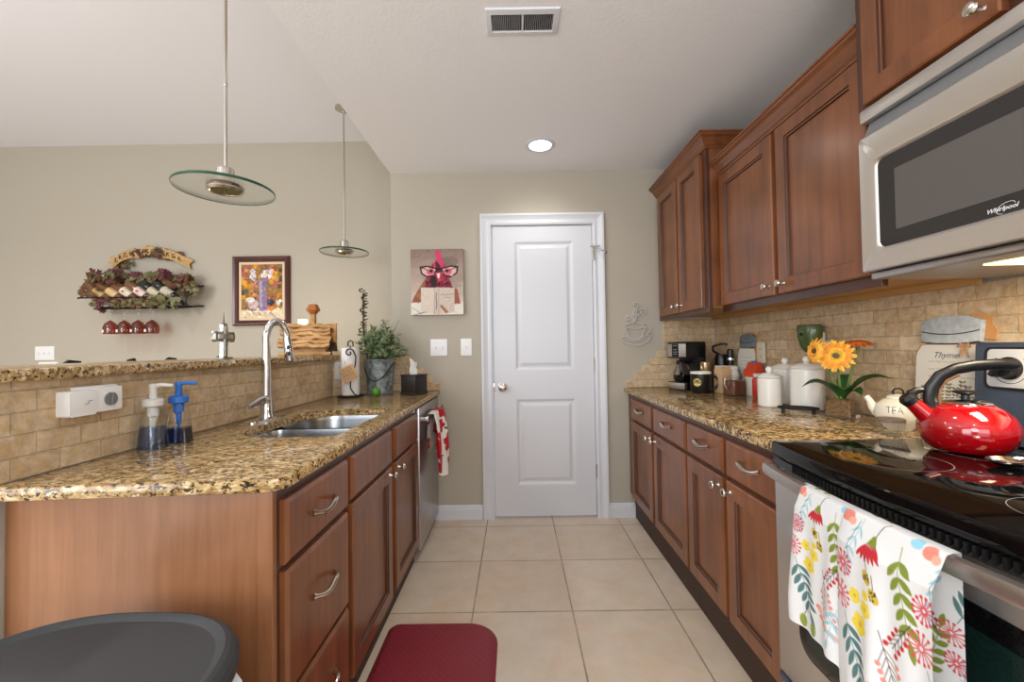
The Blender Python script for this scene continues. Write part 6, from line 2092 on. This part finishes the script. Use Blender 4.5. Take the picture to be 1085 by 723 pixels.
# canisters
def canister(x, y, r, h, label, ribs):
    t_ = thing('canister', label, 'canister', (x, y, CT), 'white ceramic canisters')
    prof_ = [(0, 0.0), (r * 0.95, 0.0), (r, 0.006)]
    n_ = int(h / 0.007)
    for k in range(n_):
        z = 0.008 + (h - 0.014) * k / n_
        prof_ += [(r, z), (r + ribs, z + 0.003)]
    prof_ += [(r, h - 0.004), (r - 0.004, h), (0, h)]
    m_ = MB(); m_.lathe(prof_, (x, y, Z0), 40); m_.build('jar_body', M['ceramic'], t_, angle=1.3)
    m_ = MB(); m_.lathe([(0, h + 0.0005), (r + 0.001, h + 0.0005), (r + 0.003, h + 0.006), (r * 0.93, h + 0.012), (r * 0.55, h + 0.022), (r * 0.2, h + 0.025), (0.009, h + 0.027)], (x, y, Z0), 40)
    m_.sphere((x, y, Z0 + h + 0.039), 0.0155, 18, 12); m_.build('lid', M['ceramic'], t_, angle=1.0)


canister(1.283, 1.833, 0.064, 0.180, 'largest white ceramic canister with a knob lid beside the gerbera', 0.0010)
canister(1.185, 1.945, 0.049, 0.132, 'smallest white ceramic canister, in front of the other two', 0.0008)
canister(1.325, 2.045, 0.060, 0.168, 'middle white ceramic canister at the back against the tiles', 0.0010)
# black oval trivet
t = thing('iron_trivet', 'black oval wire trivet on feet in front of the large canister', 'trivet', (1.178, 1.735, CT))
tq = rot_z(-0.5, (1.180, 1.745, 0))
mb = MB(); mb.tube([tq @ Vector((0.070 * math.cos(a), 0.040 * math.sin(a), CT + 0.022)) for a in [2 * PI * k / 40 for k in range(41)]], 0.0045, 8); mb.build('outer_ring', M['iron'], t)
mb = MB(); mb.tube([tq @ Vector((0.048 * math.cos(a), 0.020 * math.sin(a), CT + 0.022)) for a in [2 * PI * k / 32 for k in range(33)]], 0.003, 8); mb.build('inner_ring', M['iron'], t)
for sx_ in (-1, 1):
    mb = MB(); mb.tube([tq @ Vector((sx_ * 0.048, 0, CT + 0.022)), tq @ Vector((sx_ * 0.072, 0, CT + 0.022))], 0.003, 6); mb.build('spoke', M['iron'], t)
for a in (0.6, 2.4, 3.8, 5.6):
    mb = MB(); q = tq @ Vector((0.068 * math.cos(a), 0.038 * math.sin(a), 0)); mb.tube([(q.x, q.y, CT + 0.020), (q.x, q.y, CT + 0.0005)], [0.005, 0.007], 8); mb.build('foot', M['iron'], t)
# green wax warmer plugged into the wall
t = thing('wall_plug_warmer', 'dark green ceramic plug-in warmer on the tiles above the canisters', 'plug-in warmer', (1.38, 1.905, 1.22))
mb = MB()
for_r = [(0.028, 1.150), (0.050, 1.175), (0.064, 1.22), (0.068, 1.262), (0.062, 1.276), (0.055, 1.272), (0.0, 1.268)]
mb.lathe([(r * 0.85, z) for r, z in for_r], (1.352, 1.905, 0), 32, sx=0.8); wb = mb.build('warmer_body', M['green_cer'], t)
mb = MB(); mb.sphere((1.3095, 1.898, 1.232), 0.008, 12, 8); mb.build('heat_hole', M['grille_dark'], wb)
mb = MB(); mb.box(1.378, RIGHT - 0.0185, 1.875, 1.94, 1.17, 1.24, 0.004); mb.build('plug', M['ivory'], t)

# gerberas in a glass cube
VX, VY = 1.268, 1.620
t = thing('glass_vase', 'clear square glass vase with brown moss holding the gerberas', 'vase', (VX, VY, CT))
Tv = rot_z(0.5, (VX, VY, Z0))
vr = rrect(-0.046, 0.046, -0.046, 0.046, 0.006, 3)
mb = MB(); mb.rings([[Tv @ Vector((p[0] * k, p[1] * k, z)) for p in vr] for k, z in ((1, 0), (1, 0.082), (0.93, 0.082), (0.93, 0.010))], True, True); mb.build('glass_cube', M['glass'], t, smooth=False)
mb = MB(); mb.rings([[Tv @ Vector((p[0] * k, p[1] * k, z)) for p in vr] for k, z in ((0.88, 0.011), (0.90, 0.03), (0.90, 0.058), (0.7, 0.070), (0.3, 0.073))]); mb.build('moss', M['moss'], t)
mb = MB(); mb.box(-0.01, 0.022, -0.0475, -0.0465, 0.004, 0.016, T=Tv); mb.build('sticker', M['paper'], t, smooth=False)


def gerbera(c, n_, r, p0, label, m1, m2, centre):
    t_ = thing('gerbera_flower', label, 'flower', p0, 'gerberas in the glass cube')
    n_ = Vector(n_).normalized()
    u = n_.orthogonal().normalized(); v = n_.cross(u)
    c = Vector(c)
    for ring_, (q0, q1, lift, cnt, mt) in enumerate(((0.30, 1.0, 0.00, 30, m1), (0.26, 0.84, 0.09, 26, m2), (0.20, 0.56, 0.15, 22, m1))):
        m_ = MB()
        for k in range(cnt):
            a = 2 * PI * (k + 0.5 * (ring_ % 2)) / cnt + 0.06 * math.sin(k * 3)
            d = u * math.cos(a) + v * math.sin(a)
            s = (v * math.cos(a) - u * math.sin(a))
            rr = r * q1 * (0.94 + 0.06 * math.sin(k * 2.3))
            w_ = r * 0.125
            b0 = c + d * r * 0.12 + n_ * r * 0.02
            b1 = c + d * rr * 0.65 + n_ * r * (lift + 0.06)
            b2 = c + d * rr + n_ * r * (lift - 0.06)
            m_.poly([b0 - s * w_ * 0.4, b0 + s * w_ * 0.4, b1 + s * w_, b1 - s * w_]); m_.poly([b1 - s * w_, b1 + s * w_, b2 + s * w_ * 0.35, b2 - s * w_ * 0.35])
        m_.build('petals', mt, t_, smooth=False, recalc=False)
    m_ = MB(); q = n_.to_track_quat('Z', 'Y').to_matrix().to_4x4(); m_.lathe([(r * 0.17, 0.0), (r * 0.16, r * 0.20), (r * 0.08, r * 0.21), (0, r * 0.17)], T=Matrix.Translation(c) @ q, n=20); m_.build('flower_centre', centre, t_)
    m_ = MB(); p0 = Vector(p0); b = c - n_ * 0.03
    m_.tube([p0, p0.lerp(b, 0.5) + Vector((0.0, 0.0, 0.01)), b, c - n_ * 0.004], [0.0045, 0.004, 0.004, 0.008], 8); m_.build('stem', M['stem'], t_)


stz = Z0 + 0.065
gerbera((1.222, 1.585, 1.142), (-0.62, -0.72, 0.18), 0.064, (VX - 0.006, VY - 0.004, stz), 'big yellow orange gerbera facing the room, brown centre', M['petal_y'], M['petal_y2'], M['olive'])
gerbera((1.185, 1.640, 1.160), (-0.98, -0.02, 0.12), 0.055, (VX - 0.010, VY + 0.006, stz), 'orange gerbera turned sideways on the left of the vase', M['petal_y2'], M['petal_y'], M['brownl'])
gerbera((1.305, 1.585, 1.186), (-0.12, -0.1, 1.0), 0.058, (VX + 0.008, VY + 0.0, stz), 'rust orange gerbera facing upwards on the right of the vase', M['petal_r'], M['petal_o'], M['brownl'])
t = thing('gerbera_leaves', 'broad dark green leaves spreading from the glass vase', 'leaves', (VX, VY, stz))
for d, L, wd, lift in (((-0.90, 0.42, 0.25), 0.135, 0.058, 0.05), ((0.62, -0.80, 0.55), 0.165, 0.062, 0.045), ((-0.55, -0.80, 0.42), 0.105, 0.085, 0.03), ((0.1, -0.95, 0.25), 0.085, 0.07, 0.03), ((0.35, 0.25, 0.6), 0.11, 0.045, 0.03)):
    d = Vector(d).normalized(); s = d.cross(Vector((0, 0, 1))).normalized(); nn = s.cross(d)
    mb = MB(); rows = []
    for i in range(10):
        f = i / 9
        c = Vector((VX, VY, stz)) + d * L * f + Vector((0, 0, lift * math.sin(PI * f * 0.9)))
        w_ = wd / 2 * (math.sin(PI * min(1, 0.08 + f * 0.92)) ** 0.7) * (0.35 + 0.65 * min(1, f * 2.2)) + 0.001
        rows.append([c - s * w_ + nn * w_ * 0.5, c, c + s * w_ + nn * w_ * 0.5])
    mb.rings(rows, False, False, closed=False); mb.build('leaf_blade', M['leaf_d'], t, recalc=False, angle=1.2)

# cream teapot
TX, TY = 1.270, 1.385
t = thing('cream_teapot', 'round cream teapot with etched lettering behind the kettle', 'teapot', (TX, TY, CT))
mb = MB(); mb.lathe([(0, 0), (0.034, 0), (0.036, 0.005), (0.056, 0.026), (0.066, 0.055), (0.059, 0.082), (0.038, 0.100), (0.030, 0.103), (0, 0.104)], (TX, TY, Z0), 36); pb = mb.build('pot', M['cream'], t)
mb = MB(); mb.lathe([(0.031, 0.1035), (0.030, 0.110), (0.012, 0.117), (0, 0.118)], (TX, TY, Z0), 28); ld = mb.build('lid', M['cream'], t)
mb = MB(); mb.tube([(TX + 0.012 * math.cos(a), TY - 0.006 * math.cos(a), Z0 + 0.124 + 0.012 * math.sin(a)) for a in [-0.6 + 4.4 * k / 16 for k in range(17)]], 0.0028, 8); mb.build('lid_ring', M['iron'], ld)
sd = Vector((-0.62, 0.60, 0)).normalized()
pc = Vector((TX, TY, Z0))
mb = MB(); mb.tube([pc + sd * 0.050 + Vector((0, 0, 0.055)), pc + sd * 0.066 + Vector((0, 0, 0.072)), pc + sd * 0.073 + Vector((0, 0, 0.092)), pc + sd * 0.082 + Vector((0, 0, 0.106))], [0.020, 0.014, 0.010, 0.009], 14); mb.build('spout', M['cream'], t)
mb = MB(); mb.tube([pc - sd * (0.053 + 0.045 * math.sin(q)) + Vector((0, 0, 0.055 + 0.036 * math.cos(q))) for q in [PI * k / 12 for k in range(13)]], 0.0062, 10); mb.build('handle', M['cream'], t)
vd = Vector((-TX, -TY, 0)).normalized(); vs = Vector((vd.y, -vd.x, 0)); vs = -vs
mb = MB()
for k, sc_ in enumerate((-0.024, -0.010, 0.004)):
    mb = MB()
    b = pc + vd * 0.0655 + vs * sc_ * 1.0 + Vector((0, 0, 0.070)) - vd * (sc_ ** 2 / 0.12 + 0.0015)
    for seq in ([[(-0.006, 0.010), (0.006, 0.010)], [(0, 0.010), (0, -0.010)]], [[(0.006, 0.010), (-0.005, 0.010), (-0.005, -0.010), (0.006, -0.010)], [(-0.005, 0), (0.004, 0)]], [[(-0.007, -0.010), (0, 0.010), (0.007, -0.010)], [(-0.004, -0.002), (0.004, -0.002)]])[k]:
        mb.tube([b + vs * q[0] + Vector((0, 0, q[1])) - vd * (0.004 if q[1] > 0.005 else 0.0) for q in seq], 0.0011, 5)
    mb.build('letter', M['grey_pl'], pb)
# small ribbed glass bowl
GX, GY = 1.175, 1.310
t = thing('glass_bowl', 'small ribbed glass bowl with a wooden lid in front of the teapot', 'bowl', (GX, GY, CT))
mb = MB()
rs = []
for r, z in ((0.016, 0.0005), (0.026, 0.004), (0.033, 0.020), (0.035, 0.042), (0.033, 0.042), (0.031, 0.020), (0.022, 0.008)):
    rs.append([(GX + (r + 0.0007 * math.cos(24 * a)) * math.cos(a), GY + (r + 0.0007 * math.cos(24 * a)) * math.sin(a), CT + z) for a in [2 * PI * k / 96 for k in range(96)]])
mb.rings(rs); mb.build('bowl_body', M['glass'], t)
mb = MB(); mb.lathe([(0, 0.0425), (0.036, 0.0425), (0.037, 0.046), (0.035, 0.052), (0, 0.053)], (GX, GY, CT), 32); mb.build('lid', plain('grey_wood_lid', (112, 98, 86), 0.6, var=0.2), t)

# ------------------------------------------------------------------ kettle and spoon rest on the stove
KX, KY, KZ = 1.158, 1.075, 0.9118
t = thing('tea_kettle', 'glossy red enamel whistling kettle with a black handle on the stove', 'kettle', (KX, KY, KZ))
mb = MB(); mb.lathe([(0, 0), (0.066, 0), (0.072, 0.003), (0.086, 0.022), (0.0945, 0.048), (0.094, 0.066), (0.084, 0.090), (0.066, 0.108), (0.050, 0.117), (0.047, 0.118)], (KX, KY, KZ), 56, cap1=True); mb.build('kettle_body', M['red_enamel'], t)
mb = MB(); mb.lathe([(0.0485, 0.1165), (0.050, 0.120), (0.046, 0.124), (0.030, 0.129), (0.012, 0.131), (0, 0.131)], (KX, KY, KZ), 44); kl = mb.build('lid', M['chrome'], t)
mb = MB(); mb.lathe([(0.009, 0.130), (0.008, 0.140), (0.022, 0.145), (0.026, 0.149), (0.020, 0.152), (0, 0.153)], (KX, KY, KZ), 28); mb.build('lid_knob', M['black'], kl)
kc = Vector((KX, KY, KZ))
ku = Vector((-0.93, 0.36, 0)).normalized()          # towards the spout
mb = MB(); mb.tube([kc + ku * 0.066 + Vector((0, 0, 0.072)), kc + ku * 0.090 + Vector((0, 0, 0.098)), kc + ku * 0.112 + Vector((0, 0, 0.122))], [0.026, 0.020, 0.017], 20); mb.build('spout', M['red_enamel'], t)
mb = MB(); mb.tube([kc + ku * 0.108 + Vector((0, 0, 0.1175)), kc + ku * 0.118 + Vector((0, 0, 0.128)), kc + ku * 0.124 + Vector((0, 0, 0.134))], [0.0185, 0.020, 0.014], 18)
mb.tube([kc + ku * 0.112 + Vector((0, 0, 0.139)), kc + ku * 0.096 + Vector((0, 0, 0.150)), kc + ku * 0.080 + Vector((0, 0, 0.152))], [0.011, 0.009, 0.006], 10); mb.build('spout_cap', M['black'], t)
hp = [(0.064, 0.104, 0.015), (0.070, 0.128, 0.018), (0.066, 0.158, 0.018), (0.048, 0.188, 0.017), (0.018, 0.207, 0.016), (-0.020, 0.216, 0.0155), (-0.060, 0.219, 0.015), (-0.092, 0.219, 0.014), (-0.104, 0.219, 0.009)]
mb = MB(); mb.tube([kc + ku * a + Vector((0, 0, z)) for a, z, r in hp], [r for a, z, r in hp], 16, 0.72); mb.build('handle', M['black'], t)
mb = MB(); mb.tube([kc + ku * 0.052 + Vector((0, 0, 0.112)), kc + ku * 0.055 + Vector((0, 0, 0.150)), kc + ku * 0.040 + Vector((0, 0, 0.176)), kc + ku * 0.012 + Vector((0, 0, 0.193))], [0.007, 0.006, 0.006, 0.005], 10); mb.build('handle_bracket', M['brownl'], t)
SX, SY = 1.098, 0.930
t = thing('spoon_rest', 'shiny metal spoon rest with a dark handle at the right edge of the cooktop', 'spoon rest', (SX, SY, KZ))
mb = MB(); rs = []
for r, z in ((0.55, 0.0015), (0.85, 0.006), (1.0, 0.013), (1.02, 0.0145), (0.97, 0.013), (0.8, 0.007), (0.4, 0.0035)):
    rs.append([(SX + 0.048 * r * math.cos(a), SY + 0.030 * r * math.sin(a), KZ + z) for a in [2 * PI * k / 40 for k in range(40)]])
mb.rings(rs); mb.build('dish', M['chrome'], t)
mb = MB(); mb.tube([(SX + 0.046, SY + 0.004, KZ + 0.013), (SX + 0.075, SY + 0.012, KZ + 0.028), (SX + 0.15, SY + 0.03, KZ + 0.032), (SX + 0.19, SY + 0.035, KZ + 0.022)], [0.006, 0.009, 0.011, 0.008], 10); mb.build('handle', M['black'], t)

# ------------------------------------------------------------------ flowered towel over the oven handle
U = 0.183                                            # one printed repeat
TW, TH_ = 0.400, 0.78
R_ = Raster(TW, TH_, 0.00165, (226, 226, 226))
TEAL, OLV, RED, COR, YEL, INK_, LBL = (84, 122, 122), (126, 142, 50), (190, 36, 46), (226, 138, 120), (236, 210, 70), (46, 42, 44), (152, 196, 208)
rnd = random.Random(9)


def sprig(x, y, ang, L, c, n=5, lw=0.011, ll=0.030):
    ca, sa = math.cos(ang), math.sin(ang)
    R_.line([(x, y), (x + ca * L, y + sa * L)], 0.0015, c)
    for k in range(n):
        f = 0.15 + 0.8 * k / n
        for s_ in (-1, 1):
            R_.leaf(x + ca * L * f, y + sa * L * f, ang + s_ * 0.75, ll * (1 - 0.25 * f), lw, c)
    R_.leaf(x + ca * L * 0.95, y + sa * L * 0.95, ang, ll, lw, c)


def berries(x, y, ang, L, c, dark, n=6):
    R_.line([(x, y), (x + math.cos(ang) * L, y + math.sin(ang) * L)], 0.0014, dark)
    for k in range(n):
        f = 0.25 + 0.75 * k / n
        for s_ in (-1, 1):
            a = ang + s_ * 0.6
            bx, by = x + math.cos(ang) * L * f, y + math.sin(ang) * L * f
            ex, ey = bx + math.cos(a) * L * 0.30, by + math.sin(a) * L * 0.30
            R_.line([(bx, by), (ex, ey)], 0.0012, dark); R_.ell(ex, ey, 0.0045, 0.0045, c)


def dahlia(x, y, r, c):
    for k in range(14):
        a = 2 * PI * k / 14
        R_.line([(x + math.cos(a) * r * 0.2, y + math.sin(a) * r * 0.2), (x + math.cos(a) * r, y + math.sin(a) * r)], 0.0022, c)
        R_.ell(x + math.cos(a) * r, y + math.sin(a) * r, 0.003, 0.003, c)


def blossom(x, y, r):
    for k in range(5):
        a = 2 * PI * k / 5 + 0.4
        R_.ell(x + math.cos(a) * r * 0.6, y + math.sin(a) * r * 0.6, r * 0.52, r * 0.45, YEL)
    R_.ell(x, y, r * 0.25, r * 0.25, (214, 176, 50))


def coneflower(x, y):
    R_.line([(x + 0.014, y - 0.045), (x + 0.006, y - 0.03), (x, y - 0.008)], 0.0016, INK_)
    R_.poly([(x - 0.012, y - 0.002), (x - 0.003, y - 0.018), (x + 0.004, y - 0.018), (x + 0.014, y + 0.002)], OLV)
    for k in range(6):
        R_.leaf(x - 0.010 + 0.004 * k, y - 0.002, PI / 2 + 0.62 - 0.25 * k, 0.032, 0.0085, RED)


def cone(x, y, ang):
    R_.ell(x, y, 0.014, 0.009, (206, 176, 60), ang)
    for k in range(14):
        R_.ell(x + rnd.uniform(-0.008, 0.008), y + rnd.uniform(-0.008, 0.008), 0.0016, 0.0016, INK_)
    R_.line([(x, y - 0.012), (x - 0.005, y - 0.035)], 0.0014, INK_)


def motif(ox, oy):
    q = lambda u, v: (ox + u * U, oy + v * U)
    R_.ell(*q(0.05, 0.05), 0.014, 0.010, COR); R_.ell(*q(0.12, 0.08), 0.008, 0.007, (236, 170, 150))
    sprig(*q(0.26, 0.02), 1.75, 0.095, LBL, 4, 0.005, 0.024)
    R_.line([q(0.22, 0.05), q(0.16, 0.30), q(0.20, 0.62)], 0.0014, (90, 120, 130))
    coneflower(*q(0.46, 0.22))
    sprig(*q(0.78, 0.10), 1.35, 0.150, OLV, 5, 0.013, 0.036)
    dahlia(*q(0.10, 0.52), 0.021, (206, 52, 66)); dahlia(*q(0.06, 0.86), 0.024, (212, 66, 76))
    cone(*q(0.46, 0.52), 0.9); cone(*q(0.56, 0.66), 0.9)
    blossom(*q(0.28, 0.78), 0.014); blossom(*q(0.45, 0.84), 0.015); blossom(*q(0.36, 1.03), 0.020); blossom(*q(0.45, 0.70), 0.009)
    sprig(*q(0.12, 1.02), 1.15, 0.135, TEAL, 5, 0.012, 0.044)
    berries(*q(0.62, 0.95), 1.25, 0.105, COR, (92, 70, 70), 6)
    berries(*q(0.96, 0.72), 2.15, 0.070, (190, 44, 44), INK_, 4)
    for k in range(9):
        R_.ell(*q(0.55 + 0.045 * k + rnd.uniform(-0.02, 0.02), 1.50 + 0.04 * k * (1 if k < 5 else 0.6) + rnd.uniform(-0.03, 0.03)), 0.008, 0.006, rnd.choice([COR, (236, 164, 146)]))
    R_.line([q(0.36, 1.35), q(0.34, 1.75)], 0.0014, INK_)
    for s_ in (-1, 1):
        R_.line([q(0.36, 1.62), q(0.36 + 0.09 * s_, 1.80)], 0.0014, INK_); R_.ell(*q(0.36 + 0.10 * s_, 1.90), 0.009, 0.017, (138, 150, 62))
    R_.ell(*q(0.90, 0.02), 0.012, 0.008, (150, 206, 226))
    sprig(*q(0.92, 1.30), 1.8, 0.09, LBL, 3, 0.008, 0.03)


OY = 0.40                                             # the fold over the bar
for oy in (OY + 0.012 - 2.05 * U, OY + 0.012, OY + 0.012 + 2.05 * U):
    for ox in (0.0, U, 2 * U):
        motif(ox, oy)
t = thing('kitchen_towel', 'white towel printed with red, yellow and green flowers over the oven handle', 'towel', (0.69, 0.83, 0.85))


def hxa(y):
    return 0.712 - 0.034 * (1 - ((y - 0.835) / 0.37) ** 2)


def kt(X, Y):
    s = Y - OY                                        # > 0 hangs in front
    drop = np.clip(np.abs(s) - 0.016, 0, 9)
    g = np.clip(drop / 0.30, 0, 1)
    fr = s > 0
    # X runs from the far side (left in the photo) to the near side; a pleat doubles the cloth in the middle
    pl = 1 / (1 + np.exp(-(X - 0.185) / 0.006))       # 0 far panel, 1 near panel
    y = 0.982 + 0.018 * g * (1 - X / 0.19).clip(0, 1) - X * 0.825 + 0.012 * np.exp(-((X - 0.185) / 0.012) ** 2)
    ripple = 0.006 * np.sin(X * 48 + 1.0) * g + 0.004 * np.sin(X * 95) * g
    frontx = 0.020 + 0.016 * pl + 0.010 * g + ripple + 0.010 * g * np.clip((X - 0.33) / 0.07, 0, 1) * -1
    bar = hxa(y)
    cap = np.minimum(np.abs(s), 0.016) / 0.016
    x = np.where(fr, bar - 0.010 * cap - frontx * cap * np.clip(0.35 + drop / 0.08, 0, 1), bar + 0.0185 * cap)
    z = 0.8585 - 0.006 * (1 - np.sqrt(np.clip(1 - cap ** 2, 0, 1))) - drop * np.where(fr, 1.0 - 0.16 * (1 - pl), 0.72)
    z = z + np.where(fr, 0.004 * pl, 0)
    y = y + np.where(fr, 0, 0.016)
    return x, y, z


o = R_.mesh('cloth', kt, M['cloth'], t)
